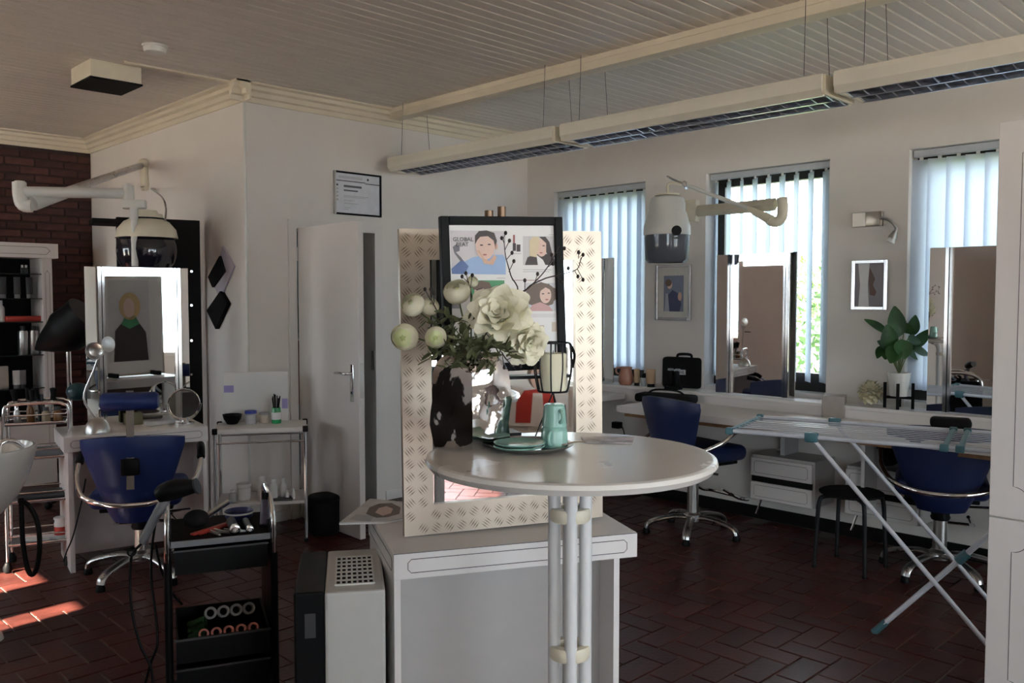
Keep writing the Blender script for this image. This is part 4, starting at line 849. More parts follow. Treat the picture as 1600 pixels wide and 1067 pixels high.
# ---- ceiling box, detector
gq = [onz(*p, ZC - .10) for p in ((125, 137), (176, 147), (209, 129), (155, 118))]; gc = sum(gq, Vector()) / 4
vb = thing('ceiling_vent_box', 'white ceiling box with black filter face', 'vent', (gc.x, gc.y, ZC))
MB().box((0, 0, -.05), (.29, .33, .10), bev=.004).build('housing', M_IVORY, vb, 0); MB().box((0, 0, -.105), (.30, .34, .012), bev=.003).build('black_face', M_BLACKM, vb, 0)
sd = onz(242, 77, ZC - .02); sdt = thing('smoke_detector', 'round white smoke detector on the plank ceiling', 'detector', (sd.x, sd.y, ZC))
MB().lathe([(0, -.045), (.04, -.045), (.055, -.038), (.06, -.02), (.062, 0), (0, 0)], n=28).build('body', M_WHITEP, sdt); MB().lathe([(.066, -.012), (.068, -.0), (.05, 0), (.05, -.012), (.066, -.012)], n=28).build('base_ring', M_WHITEP, sdt)
# ================================================================== SMALL CONTAINERS (shared shapes)
def bottle(label, loc, h, r, body, cap, cat='bottle', capr=.5, caph=.18, grp=None, band=None, shoulder=.78, name='bottle'):
    t = thing(name, label, cat, loc, group=grp); hb = h * (1 - caph)
    MB().lathe([(0, 0), (r * .95, 0), (r, r * .1), (r, hb * shoulder), (r * .9, hb * (shoulder + .09)), (r * capr, hb * .97), (r * capr, hb), (0, hb)], n=18).build('body', body, t)
    MB().lathe([(0, hb), (r * capr * 1.15, hb), (r * capr * 1.12, h * .985), (r * capr, h), (0, h)], n=14).build('cap', cap, t)
    if band: MB().lathe([(r * 1.012, hb * .2), (r * 1.012, hb * .62), (r * .9, hb * .62), (r * .9, hb * .2), (r * 1.012, hb * .2)], n=18).build('label_band', band, t)
    return t
def squeeze(label, loc, h, w, body, cap, rz=0.0, cat='tube', grp=None):   # tube standing on its cap
    t = thing('squeeze_tube', label, cat, loc, rz, group=grp); hc = h * .18
    MB().lathe([(0, 0), (w * .42, 0), (w * .42, hc), (0, hc)], n=14).build('cap', cap, t)
    rows = []
    for k in range(6):
        f = k / 5; a, b_ = w / 2, (w * .42) * (1 - f) + .0015
        rows.append([Vector((a * math.cos(2 * PI * j / 16), b_ * math.sin(2 * PI * j / 16), hc + (h - hc) * f)) for j in range(16)])
    b = MB().sheet(rows, closed=True); b.bm.verts.ensure_lookup_table(); b.bm.faces.new(b.bm.verts[-16:]); b.bm.faces.new(list(reversed(b.bm.verts[:16]))); b.build('body', body, t)
    return t
M_CLEAR = mat('clear_plastic', (.62, .64, .66), .15, var=.02, alpha=.55); M_BLUECAP = mat('blue_cap', (.02, .04, .35), .35); M_GREENG = mat('green_gel', (.03, .35, .12), .12, var=.1, coat=.3)
M_RED = mat('red_plastic', (.42, .03, .02), .45); M_GREYP = mat('grey_plastic', (.18, .18, .19), .45); M_DARKG = mat('charcoal_plastic', (.04, .04, .043), .45); M_WHITEB = mat('bottle_white', (.72, .72, .70), .35)
# ---- white and chrome side table
sf = onz(484, 862); SZ = .715; st0 = onz(333, 672, SZ); st1 = onz(479, 667, SZ); su = st1 - st0; sw = su.length; sang = math.atan2(su.y, su.x); SD = .34
stb = thing('side_table', 'white two tier side table with chrome legs beside the open door', 'table', (st0.x, st0.y, 0), sang)
MB().span((0, 0, SZ - .028), (sw, SD, SZ), bev=.003).build('top_board', M_WHITE, stb, 0); LZ_ = .26
MB().span((.01, .01, LZ_ - .02), (sw - .01, SD - .01, LZ_), bev=.003).build('lower_board', M_WHITE, stb, 0)
for x in (.008, sw - .008):
    for y_ in (.01, SD - .01):
        MB().cyl((x, y_, .02), (x, y_, SZ - .03), .011, n=12).build('leg', M_CHROME, stb); MB().lathe([(0, 0), (.014, 0), (.014, .02), (0, .02)], (x, y_, 0), n=12).build('foot', M_BLACK, stb); MB().box((x, y_, SZ - .012), (.032, .032, .036), bev=.005).build('corner_cap', M_BLACK, stb)
for y_ in (.01, SD - .01): MB().cyl((.008, y_, SZ - .085), (sw - .008, y_, SZ - .085), .006, n=10).build('rail', M_CHROME, stb)
def ons(x, y, z=SZ): return onz(x, y, z + .0006)
bw = ons(363, 662); k1 = (bw - EYEV).dot(FW) / FPX
tag(MB().lathe([(0, 0), (8 * k1, 0), (13 * k1, 8 * k1), (15 * k1, 15 * k1), (14 * k1, 15 * k1), (11 * k1, 7 * k1), (0, 3 * k1)], n=24).build('tint_bowl', M_BLACK, None, loc=bw), 'black mixing bowl on the white side table', 'bowl')
jr = ons(392, 662); bottle('clear jar with dark blue lid on the side table', jr, .085, .033, M_CLEAR, M_BLUECAP, 'jar', .98, .22, name='lidded_jar')
jm = ons(413, 660); bottle('clear low jar of cotton pads on the side table', jm, .065, .03, mat('cotton', (.62, .56, .48), .8, bump=.4), M_CLEAR, 'jar', .95, .2, name='lidded_jar')
gc_ = ons(432, 661); gl = thing('brush_cup', 'green glass cup of dark make-up brushes on the side table', 'cup', gc_)
MB().lathe([(0, 0), (.028, 0), (.03, .01), (.03, .075), (.027, .08), (.027, .1), (.024, .1), (.024, .012), (0, .01)], n=20).build('cup', M_GREENG, gl); MB().lathe([(.0305, .025), (.0305, .07), (.029, .07), (.029, .025), (.0305, .025)], n=20).build('label_band', M_PAPER, gl)
for k in range(8):
    a = k * .8; MB().tube([(.008 * math.cos(a), .008 * math.sin(a), .015), (.024 * math.cos(a), .024 * math.sin(a), .16 + .012 * (k % 3))], .003, n=6, rr=[.002, .0035]).build('brush', M_BLACK, gl)
pmp = ons(386, 656); bottle('pump bottle with white label at the back of the side table', pmp + Vector((.02, .06, 0)), .16, .022, M_CLEAR, M_WHITEP, 'bottle', .5, .3)
# acrylic stand behind
apo = st0 + Matrix.Rotation(sang, 3, 'Z') @ Vector((.035, SD - .03, 0)); ap = Plane((apo.x, apo.y, SZ + .0006), sang); ac = ap.thing('acrylic_splash_panel', 'glossy white panel leaning upright at the back of the side table', 'panel')
uw, vh = ap.uv(450, 582)[0], ap.uv(351, 582)[1]
MB().span((0, 0, 0), (uw, .006, vh), bev=.002, seg=1).build('panel', mat('gloss_white_panel', (.74, .74, .72), .06, var=.01, coat=.6), ac, 0)
M_LIL2 = mat('lilac_sticker', (.33, .28, .55), .5)
for (x0, x1, y0, y1) in ((.01, .16, .60, .74), (.9, .99, .25, .45)): MB().span((uw * x0, -.001, vh * y0), (uw * x1, 0, vh * y1)).build('sticker', M_LIL2, ac, 0)
# lower shelf bottles
def onlow(x, y_):
    p = onz(x, y_, LZ_ + .0006); l = Matrix.Rotation(-sang, 3, 'Z') @ (p - Vector((st0.x, st0.y, 0))); w = Matrix.Rotation(sang, 3, 'Z') @ Vector((min(max(l.x, .06), sw - .05), min(max(l.y, .06), SD - .07), 0)); return Vector((st0.x + w.x, st0.y + w.y, LZ_ + .0006))
low = [(361, 792, .075, .022, M_CLEAR, M_WHITEP, 'small clear bottle with white cap at the left of the lower shelf'), (381, 780, .10, .042, M_WHITEB, M_WHITEB, 'wide white cream jar on the lower shelf'), (410, 783, .15, .03, M_WHITEB, M_WHITEB, 'tallest white bottle on the lower shelf'), (428, 780, .125, .024, M_WHITEB, M_WHITEB, 'middle white bottle on the lower shelf'), (443, 778, .125, .022, M_WHITEB, M_WHITEB, 'white bottle next to the chrome leg on the lower shelf'), (448, 792, .055, .012, M_WHITEB, M_WHITEB, 'short white vial on the lower shelf'), (458, 790, .065, .012, M_WHITEB, M_WHITEB, 'tall white vial at the right end of the lower shelf')]
for x, y_, h, r, bm_m, cm_m, lab in low: bottle(lab, onlow(x, y_), h, r, bm_m, cm_m, 'jar' if 'jar' in lab else 'bottle', .95 if 'jar' in lab else .55, grp='bottles on the lower shelf of the side table')
tr = onlow(440, 799); tag(MB().box((0, 0, .006), (.12, .09, .012), bev=.004).build('palette', M_DARKG, None, loc=tr, rot=(0, 0, sang)), 'flat dark palette on the lower shelf of the side table', 'palette')
# black bin
bn = onz(507, 832); bnt = thing('waste_bin', 'black waste bin standing between the side table and the open door', 'bin', bn)
MB().lathe([(0, 0), (.088, 0), (.10, .02), (.102, .23), (.09, .245), (.05, .25), (0, .25)], n=28).build('body', M_BLACKM, bnt); MB().lathe([(.103, .215), (.106, .22), (.106, .235), (.095, .245), (.09, .215), (.103, .215)], n=28).build('rim', M_BLACK, bnt)
# ================================================================== SHELF CABINET on the brick wall
YF = 7.62; sx1 = ony(91, 390, YF).x; sx0 = sx1 - 1.1; szt = ony(60, 380, YF).z
sh = thing('shelf_cabinet', 'white open shelf cabinet with dark back against the brick wall', 'cabinet', (sx0, YF, 0)); sW = sx1 - sx0; zf = ony(60, 403, YF).z; pxr = ony(82, 450, YF).x - sx0; pxl = ony(67, 450, YF).x - sx0
MB().span((0, 0, zf), (sW, .36, szt), bev=.003).build('top_fascia', M_WHITE, sh, 0); MB().span((pxl, .0, 0), (pxr, .35, zf)).build('side_panel', M_WHITE, sh, 0); MB().span((0, 0, 0), (.05, .35, zf)).build('side_panel', M_WHITE, sh, 0)
MB().span((.05, .33, 0), (pxl, .345, zf)).build('back_panel', M_BLACKM, sh, 0)
inlay(MB(), .05, sW - .06, zf + .03, szt - .03, .03, .0014, 0, Matrix.Translation((0, -.0003, 0))).build('inlay_line', M_LINE, sh, 0); inlay(MB(), pxl + .02, pxr - .02, .3, zf - .1, .02, .0012, 0, Matrix.Translation((0, -.0003, 0))).build('inlay_line', M_LINE, sh, 0)
szs = [ony(60, y_, YF + .1).z for y_ in (428, 466, 502, 553, 604)]
M_SHELF = mat('dark_glass_shelf', (.03, .035, .035), .15)
for z in szs: MB().span((.05, .02, z - .008), (pxl, .33, z)).build('shelf', M_SHELF, sh, 0)
MB().span((.05, .0, 0), (pxl, .33, szs[-1] - .25)).build('base_cupboard', M_WHITE, sh, 0)
def onsh(x, i, yy=YF + .12): p = ony(x, 500, yy); return Vector((p.x, yy, szs[i] + .0006))
G1 = 'products on the shelf cabinet'
for i, (x, lab) in enumerate(((6, 'dark tube with grey label furthest left on the upper shelf'), (28, 'dark tube with grey label in the middle of the upper shelf'), (47, 'slim dark tube with bright edge on the upper shelf'))): squeeze(lab, onsh(x, 1), .17, .05, M_DARKG, M_GREYP, 0, 'tube', G1)
for i, x in enumerate((37, 43)): bottle(['small bright jar left of the pair on the top shelf', 'small bright jar right of the pair on the top shelf'][i], onsh(x, 0), .07, .013, M_DARKG, M_WHITEP, 'bottle', .6, .3, G1)
tag(MB().box((0, 0, .022), (.26, .1, .044), bev=.006).build('red_box', M_RED, None, loc=onsh(35, 2)), 'flat red box lying on the middle shelf', 'box'); tag(MB().box((0, 0, .022), (.035, .06, .044), bev=.003).build('pale_box', M_WHITEP, None, loc=onsh(61, 2)), 'little pale box beside the red box', 'box')
for i, (x, m) in enumerate(((35, M_STEEL), (52, M_STEEL))): bottle(['silver spray can left of the pair on the shelf', 'silver spray can right of the pair on the shelf'][i], onsh(x, 3), .23, .037, m, M_DARKG, 'spray can', .45, .16, G1, None, .9, 'spray_can')
bottle('white rounded bottle at the photo edge on the shelf', onsh(1, 2), .17, .03, M_WHITEB, M_WHITEB, 'bottle', .5, .2, G1)
tag(MB().box((0, 0, .09), (.06, .05, .18), bev=.004).build('beige_box', mat('beige_card', (.48, .42, .36), .6), None, loc=onsh(3, 4)), 'upright beige box on the lowest open shelf', 'box')
squeeze('pale grey tube leaning on the lowest open shelf', onsh(23, 4), .14, .055, M_WHITEB, M_GREYP, 0, 'tube', G1); squeeze('dark grey tube on the lowest open shelf', onsh(33, 4), .14, .05, M_GREYP, M_DARKG, 0, 'tube', G1)
# floor standing hood dryer
fd = Vector((dep(108, 600, 6.35).x, dep(108, 600, 6.35).y, 0)); fdt = thing('standing_hood_dryer', 'black floor standing hood dryer on a chrome post before the brick wall', 'hair dryer', fd)
zz = lambda y_: dep(108, y_, 6.35).z; lat = lambda px: RT * ((px - 108) * 6.35 / FPX)
MB().cyl((0, 0, .06), (0, 0, zz(548)), .018, n=14).build('post', M_CHROME, fdt)
for k in range(5): a = k * 2 * PI / 5; MB().tube([(0, 0, .07), (.25 * math.cos(a), .25 * math.sin(a), .04)], .016, n=8).build('base_arm', M_BLACK, fdt); MB().sph((.25 * math.cos(a), .25 * math.sin(a), .028), .028, n=10).build('caster', M_BLACK, fdt)
b = MB(); h0 = lat(62) + Vector((0, 0, zz(545)))
b.tube(smoothpath([lat(57) + Vector((0, 0, zz(546))), lat(75) + Vector((0, 0, zz(535))), lat(100) + Vector((0, 0, zz(522))), lat(125) + Vector((0, 0, zz(505))), lat(140) + Vector((0, 0, zz(492)))], 4), .1, n=18, rr=[.01 + .155 * min(1, i / 9) for i in range(17)]); b.build('hood', M_BLACK, fdt)
MB().sph(lat(122) + Vector((0, 0, zz(612))), .085, (1, .8, .8), 16).build('control_box', mat('dark_teal_plastic', (.02, .06, .07), .3), fdt)
# ================================================================== CHROME TROLLEY
r0, r1 = onz(27, 893), onz(107, 884); ru = r1 - r0; rw = ru.length; rang = math.atan2(ru.y, ru.x); RD = .20
ctl = thing('chrome_trolley', 'tall narrow chrome trolley with wire shelves at the left photo edge', 'trolley', (r0.x, r0.y, 0), rang); k1 = (r0 - EYEV).dot(FW) / FPX
zy = lambda y_: EYE - (y_ - 467) * k1
ztp = zy(630)
for yy in (0, RD):
    MB().tube(smoothpath([(-.045, yy, .06), (-.045, yy, .5), (-.045, yy, ztp - .06), (-.02, yy, ztp - .01), (.03, yy, ztp), (rw - .05, yy, ztp), (rw - .005, yy, ztp - .01), (rw + .02, yy, ztp - .06), (rw + .005, yy, .5), (rw, yy, .06)], 4), .009, n=10).build('hoop', M_CHROME, ctl)
    for x in (-.045, rw): MB().lathe([(0, 0), (.022, .006), (.024, .03), (.012, .055), (0, .06)], (x, yy, 0), n=14).build('caster', M_BLACK, ctl)
SH_ = [zy(661), zy(715), zy(783), zy(850)]
for i, z in enumerate(SH_):
    s_ = MB().span((-.04, .0, z - .012), (rw + .005, RD, z - .006)).build('shelf_plate', M_GREYP if i else M_DARKG, ctl, 0)
    MB().tube([(-.045, 0, z), (rw + .005, 0, z), (rw + .005, RD, z), (-.045, RD, z)], .006, n=8, closed=True).build('shelf_rim', M_CHROME, s_); MB().tube([(-.045, 0, z + .045), (rw + .005, 0, z + .045), (rw + .005, RD, z + .045), (-.045, RD, z + .045)], .004, n=8, closed=True).build('guard_rail', M_CHROME, s_)
def ontr(fx, fy, i): p = Matrix.Rotation(rang, 3, 'Z') @ Vector((rw * fx, RD * fy, 0)); return Vector((r0.x + p.x, r0.y + p.y, SH_[i] - .0055))
M_AMBER = mat('amber_bottle', (.22, .10, .04), .25); GT = 'tools on the chrome trolley'
for i, (fx, fy, h, r, m, lab) in enumerate(((.05, .3, .10, .016, M_STEEL, 'steel vial at the left of the trolley top'), (.3, .5, .12, .02, M_AMBER, 'amber bottle at the middle of the trolley top'), (.62, .3, .085, .022, mat('sand_jar', (.36, .28, .18), .4), 'sand coloured jar on the trolley top'), (.85, .3, .085, .024, M_AMBER, 'amber jar at the right of the trolley top'), (.5, .75, .15, .018, M_DARKG, 'tall dark bottle at the back of the trolley top'))): bottle(lab, ontr(fx, fy, 0), h, r, m, M_DARKG if i != 0 else M_CHROME, 'bottle', .6, .22, GT)
for i in range(6):
    p = ontr(.1 + .14 * i, .55 + .12 * (i % 2), 0); t = thing('hair_brush', 'hair brush standing in the trolley top, number counted from the chrome end'.replace(', number counted from the chrome end', ['', ' next to the rail', ' leaning left', ' behind the jars', ' beside the amber jar', ' at the right end'][i]), 'brush', p, i * .7, group=GT)
    MB().tube([(0, 0, 0), (.02 * (1 if i % 2 else -1), .01, .12)], .006, n=8).build('handle', M_DARKG if i % 2 else M_STEEL, t); MB().tube([(.02 * (1 if i % 2 else -1), .01, .12), (.03 * (1 if i % 2 else -1), .015, .185)], .016, n=10, rr=[.012, .016]).build('bristle_head', M_BLACKM, t)
tag(MB().box((0, 0, .02), (.2, .14, .04), bev=.005).build('grey_box', M_GREYP, None, loc=ontr(.7, .5, 1), rot=(0, 0, rang)), 'flat grey box on the second trolley shelf', 'box'); tag(MB().box((0, 0, .02), (.24, .16, .03), bev=.01).build('clipper_tray', M_DARKG, None, loc=ontr(.5, .5, 2), rot=(0, 0, rang)), 'dark tray on the third trolley shelf', 'tray')
bottle('white and red can on the bottom trolley shelf', ontr(.85, .4, 3), .12, .035, M_WHITEB, M_WHITEB, 'can', .95, .08, GT, M_RED); tag(MB().box((0, 0, .01), (.16, .12, .02), bev=.003).build('paper_stack', M_PAPER, None, loc=ontr(.4, .5, 3), rot=(0, 0, rang + .2)), 'white paper stack on the bottom trolley shelf', 'paper')
# ================================================================== WASH BASIN at the left edge
wb0 = dep(-32, 745, 3.75); M_CERAM = mat('ceramic_cream', (.70, .66, .60), .18, var=.02, coat=.4)
ws = thing('wash_basin', 'cream ceramic backwash basin at the left photo edge', 'basin', (wb0.x, wb0.y, 0), YAW - PI / 2); k1 = 3.75 / FPX; zr = EYE - (700 - 467) * k1; zl = EYE - (806 - 467) * k1
R_ = 76 * k1
MB().lathe([(0, zl), (R_ * .35, zl), (R_ * .62, zl + .06), (R_ * .86, zl + .16), (R_ * .97, zr - .05), (R_, zr - .015), (R_ * .98, zr), (R_ * .93, zr), (R_ * .88, zr - .03), (R_ * .7, zr - .12), (R_ * .3, zr - .19), (0, zr - .2)], n=40, sy=1.2).build('bowl', M_CERAM, ws)
MB().lathe([(0, 0), (.075, 0), (.07, .02), (.055, .05), (.05, zl + .01), (0, zl + .01)], n=24).build('pedestal', M_CERAM, ws)
MB().tube(smoothpath([(R_ * .55, -.05, zr - .03), (R_ * .62, -.05, zr + .03), (R_ * .75, -.02, zr + .035), (R_ * .86, .02, zr)], 4), .012, n=10).build('faucet', M_CHROME, ws)
hs0 = dep(33, 778, 3.9); hz_ = [(33, 778), (34, 815), (36, 850), (42, 885), (50, 898), (58, 885), (62, 850), (58, 815), (45, 790), (30, 782)]
tag(MB().tube(smoothpath([dep(x, y_, 3.9) - hs0 for x, y_ in hz_], 4), .011, n=10).build('shower_hose', M_BLACK, None, loc=hs0), 'black shower hose hanging in a loop below the wash basin', 'hose')
# ================================================================== ROLLER TROLLEY
RTD = 2.92; q = dep(346, 842, RTD); kt = RTD / FPX; rt_a = math.radians(-23)
rtr = thing('roller_trolley', 'black salon trolley with chrome hoops and open drawers of hair rollers', 'trolley', (q.x, q.y, 0), rt_a); hw = 79 * kt; tz = q.z; rd = .34
zk = lambda y_: EYE - (y_ - 467) * kt
for s in (-1, 1):
    MB().span((s * hw - (.012 if s > 0 else -.0), .0, .06), (s * hw + (0 if s > 0 else .012), rd, tz + .03)).build('side_panel', M_BLACK, rtr, 0)
    MB().tube(smoothpath([(s * hw, -.005, tz - .06), (s * hw, -.005, tz - .01), (s * hw, .01, tz + .045), (s * hw, .06, tz + .085), (s * hw, .16, tz + .105), (s * hw, rd - .02, tz + .10), (s * hw, rd, tz + .06), (s * hw, rd, tz - .06)], 4), .012, n=10, flat=(1.3, .8)).build('side_hoop', M_CHROME if 1 else 0, rtr)
    for y_ in (-.005, rd): MB().cyl((s * hw, y_, .065), (s * hw, y_, tz - .06), .0125, n=10).build('post', M_BLACK, rtr)
    for y_ in (.03, rd - .03): MB().lathe([(0, 0), (.022, .004), (.026, .03), (.012, .06), (0, .065)], (s * (hw - .02), y_, 0), n=14).build('caster', M_BLACK, rtr)
MB().span((-hw + .012, 0, tz - .012), (hw - .012, rd, tz)).build('top_tray', M_BLACKM, rtr, 0); MB().span((-hw + .012, -.006, tz - .014), (hw - .012, .002, tz + .006)).build('tray_edge', M_GREYP, rtr, 0)
def drawer(y0, y1, pull, nm='drawer'):
    z0, z1 = zk(y1), zk(y0); b = MB(); w = hw - .022; t_ = .006
    b.span((-w, -pull, z0), (w, -pull + t_, z1)).span((-w, -pull + t_, z0), (-w + t_, rd - .02 - pull, z1)).span((w - t_, -pull + t_, z0), (w, rd - .02 - pull, z1)).span((-w + t_, rd - .026 - pull, z0), (w - t_, rd - .02 - pull, z1)).span((-w + t_, -pull + t_, z0), (w - t_, rd - .026 - pull, z0 + .005))
    d = b.build(nm, M_BLACK, rtr, 0); MB().span((-w - .004, -pull - .006, z1 - .006), (w + .004, -pull + .004, z1)).build('lip', M_DARKG, d, 0); return z0
drawer(853, 892, .0); zd = drawer(984, 1022, .05); drawer(1036, 1080, .02); drawer(1100, 1150, .0); drawer(1165, 1210, 0)
MB().span((-hw + .01, .01, .07), (hw - .01, rd - .01, .085)).build('bottom_board', M_BLACK, rtr, 0)
Rr = Matrix.Rotation(rt_a, 3, 'Z'); 
def onrt(x, y_, z): return Vector((q.x, q.y, 0)) + Rr @ Vector((x, y_, 0)) + Vector((0, 0, z))
M_RG, M_RP, M_RGR = mat('roller_grey', (.34, .34, .34), .8, bump=.5, bscale=200), mat('roller_pink', (.52, .19, .15), .8, bump=.5, bscale=200), mat('roller_green', (.02, .09, .03), .8, bump=.5, bscale=200)
def roller(label, p, r, l, m, g, a): 
    o = MB().lathe([(r * .62, 0), (r, 0), (r, l), (r * .62, l), (r * .62, 0)], n=16).build('hair_roller', m, None, loc=p, rot=(PI / 2 - .35, 0, a)); return tag(o, label, 'hair roller', g)
WORD = ['first', 'second', 'third', 'fourth', 'fifth']
for k in range(4): roller(f'grey hair roller, {WORD[k]} from the left in the open drawer', onrt(-.035 + .043 * k, .16, zd + .085), .021, .065, M_RG, 'hair rollers in the open drawer', rt_a)
for k in range(5): roller(f'pink hair roller, {WORD[k]} from the left in the open drawer', onrt(-.062 + .040 * k, .03, zd + .062), .017, .065, M_RP, 'hair rollers in the open drawer', rt_a)
for k in range(3): roller(f'green hair roller, {WORD[k]} from the front in the open drawer', onrt(-.105, .02 + .065 * k, zd + .05), .018, .06, M_RGR, 'hair rollers in the open drawer', rt_a + 1.2)
# things on top of it
TT = tz + .0006
hdp = onrt(-.11, .10, TT); hdr = thing('hand_hair_dryer', 'black hand hair dryer hanging over the left side of the roller trolley', 'hair dryer', onrt(-hw - .02, .06, tz + .02))
O_ = onrt(-hw - .02, .06, tz + .02); rp = lambda x, y_, d=RTD: dep(x, y_, d) - O_
MB().tube(smoothpath([rp(248, 775), rp(262, 768), rp(285, 762), rp(306, 760)], 4), .03, n=16, rr=[.026, .03, .032, .033, .034, .035, .035, .034, .032, .03, .027, .024, .022]).build('barrel', M_BLACK, hdr); MB().tube([rp(306, 760), rp(309, 759)], .028, n=14).build('nozzle', M_DARKG, hdr)
MB().tube(smoothpath([rp(262, 775), rp(250, 795), rp(236, 820), rp(222, 848)], 4), .016, n=12, rr=[.017] * 6 + [.0155] * 6 + [.012]).build('handle', M_GREYP, hdr)
def cord(name, label, pts, r=.0045):
    o = dep(*pts[0]); return tag(MB().tube(smoothpath([dep(*p) - o for p in pts], 6), r, n=8).build(name, M_BLACK, None, loc=o), label, 'cord')
cord('dryer_cable', 'black dryer cord hanging in a long curve to the floor', [(222, 848, RTD), (206, 868, RTD), (203, 910, RTD - .05), (207, 960, RTD - .05), (220, 1010, RTD - .05), (235, 1040, RTD - .05), (240, 1075, RTD - .05)])
cord('trimmer_cable', 'black clipper cord looping down beside the roller trolley', [(246, 800, RTD + .1), (238, 850, RTD + .1), (236, 900, RTD + .05), (243, 960, RTD + .02), (246, 1005, RTD), (236, 1035, RTD), (225, 1075, RTD)])
cord('short_cable', 'short black cord arching behind the roller trolley', [(243, 850, RTD + .3), (252, 890, RTD + .3), (268, 925, RTD + .3), (285, 945, RTD + .3)])
lp3 = rp(206, 862); MB().tube(arc((lp3.x, lp3.y, lp3.z), .014, 0, 2 * PI, 14, 'xz')[:-1], .003, n=6, closed=True).build('hanging_loop', M_BLACK, hdr)
cbp = onrt(-.03, .12, TT + .004); cb = thing('red_comb', 'red comb lying on the roller trolley', 'comb', cbp, rt_a + .75); MB().box((0, 0, .004), (.17, .022, .006), bev=.002).build('spine', M_RED, cb); 
for k in range(14): MB().box((-.07 + .011 * k, -.018, .004), (.004, .02, .004)).build('tooth', M_RED, cb, 0)
rb = onrt(-.075, .17, TT + .03); rbt = thing('round_brush', 'black round hair brush lying on the roller trolley', 'brush', rb, rt_a); MB().sph((0, 0, .005), .036, (1.25, .9, .9), 18).build('bristle_head', M_BLACKM, rbt); MB().tube([(.03, 0, .01), (.11, .05, .045)], .009, n=10).build('handle', M_CHROME, rbt)
pd = onrt(-.01, .22, TT + .012); pdt = thing('paddle_comb', 'steel blue tail comb leaning on the round brush', 'comb', pd, rt_a + .6); MB().box((0, 0, .03), (.15, .02, .006), (0, -.35, 0), bev=.002).build('blade', mat('blue_steel', (.25, .32, .40), .3, .6), pdt)
for k, (x, y_) in enumerate(((.045, .02), (.095, .02))):
    c0 = onrt(x, y_ + .005, TT + .02 - .004 * k); r = .019 - .005 * k; t = thing('curling_brush', ['larger chrome ended curling brush at the front of the trolley top', 'smaller chrome ended curling brush at the front of the trolley top'][k], 'brush', c0, rt_a, group='curling brushes')
    MB().tube([(0, 0, 0), (-.005, .13, 0)], r * .85, n=16).build('barrel', M_DARKG, t); MB().lathe([(0, .006), (r * .4, .006), (r * .5, .002), (r * .8, .002), (r, 0), (r, -.012), (0, -.012)], (0, 0, 0), n=20, axis=(0, -1, 0)).build('end_cap', M_CHROME, t)
tb = onrt(.075, .26, TT); tbt = thing('tin_bowl', 'navy patterned round tin on the back of the roller trolley', 'tin', tb); MB().lathe([(0, 0), (.042, 0), (.05, .012), (.052, .03), (.049, .032), (.04, .014), (0, .01)], n=28).build('bowl', mat('navy_enamel', (.02, .025, .10), .3), tbt); MB().lathe([(.0525, .022), (.0532, .028), (.049, .028), (.049, .022), (.0525, .022)], n=28).build('white_band', M_WHITEP, tbt)
sp_ = onrt(hw - .02, .10, tz + .03); spt = thing('spray_bottle', 'small dark spray bottle tucked at the right hoop of the trolley', 'bottle', sp_); MB().tube([(0, 0, -.02), (.018, .03, .06)], .017, n=14, rr=[.018, .014]).build('body', mat('printed_bottle', (.08, .07, .10), .3, var=.5), spt); MB().tube([(.018, .03, .06), (.022, .036, .085)], .012, n=12).build('cap', M_BLACK, spt)
for k in range(5): 
    c0 = onrt(-.015 + .02 * k, .06 + .02 * (k % 2), TT); t = thing('hair_clip', 'steel hair clip on the trolley top, ' + WORD[k] + ' from the red comb', 'clip', c0, rt_a + .5 + .25 * k, group='steel hair clips on the roller trolley'); MB().box((0, .008, .003), (.007, .07, .003), (0, 0, 0), bev=.001).build('jaw', M_STEEL, t); MB().box((0, .004, .008), (.007, .06, .003), (.08, 0, 0), bev=.001).build('lever', M_STEEL, t)
# ================================================================== AIR PURIFIER
APZ = .67; a0, a1, a2 = onz(458, 930, APZ), onz(602, 921, APZ), onz(450, 858, APZ); apu = a1 - a0; apw = apu.length; apa = math.atan2(apu.y, apu.x); apd = .42
apf = thing('air_purifier', 'white and black box shaped air purifier beside the counter', 'air purifier', (a0.x, a0.y, 0), apa); sp = apw * .335
MB().span((0, .012, .01), (sp, apd, APZ), bev=.006).build('black_body', M_BLACK, apf, 0); MB().span((sp, 0, .01), (apw, apd, APZ), bev=.008).build('white_shell', mat('purifier_shell', (.50, .49, .46), .45, var=.02), apf, 0)
g0, g1, h0_, h1_ = sp + .03, apw - .03, .06, apd - .09
MB().span((g0, h0_, APZ - .001), (g1, h1_, APZ + .0006)).build('vent_well', M_BLACKM, apf, 0)
nx_, ny_ = 7, 7
for i in range(nx_ + 1): x = g0 + (g1 - g0) * i / nx_; MB().span((x - .0028, h0_, APZ), (x + .0028, h1_, APZ + .004)).build('vent_bar', M_WHITEP, apf, 0)
for i in range(ny_ + 1): y_ = h0_ + (h1_ - h0_) * i / ny_; MB().span((g0, y_ - .0035, APZ), (g1, y_ + .0035, APZ + .0042)).build('vent_bar', M_WHITEP, apf, 0)
MB().span((sp * .35, .010, APZ - .13), (sp * .7, .013, APZ - .06)).build('display', M_DARKG, apf, 0); MB().span((.02, .02, 0), (apw - .02, apd - .02, .01)).build('foot_plate', M_BLACK, apf, 0)
cord('desk_cable', 'thin black cable hanging down the left side of the console desk', [(134, 748, 4.75), (125, 795, 4.72), (114, 838, 4.7), (104, 862, 4.68), (99, 878, 4.66)], .004)
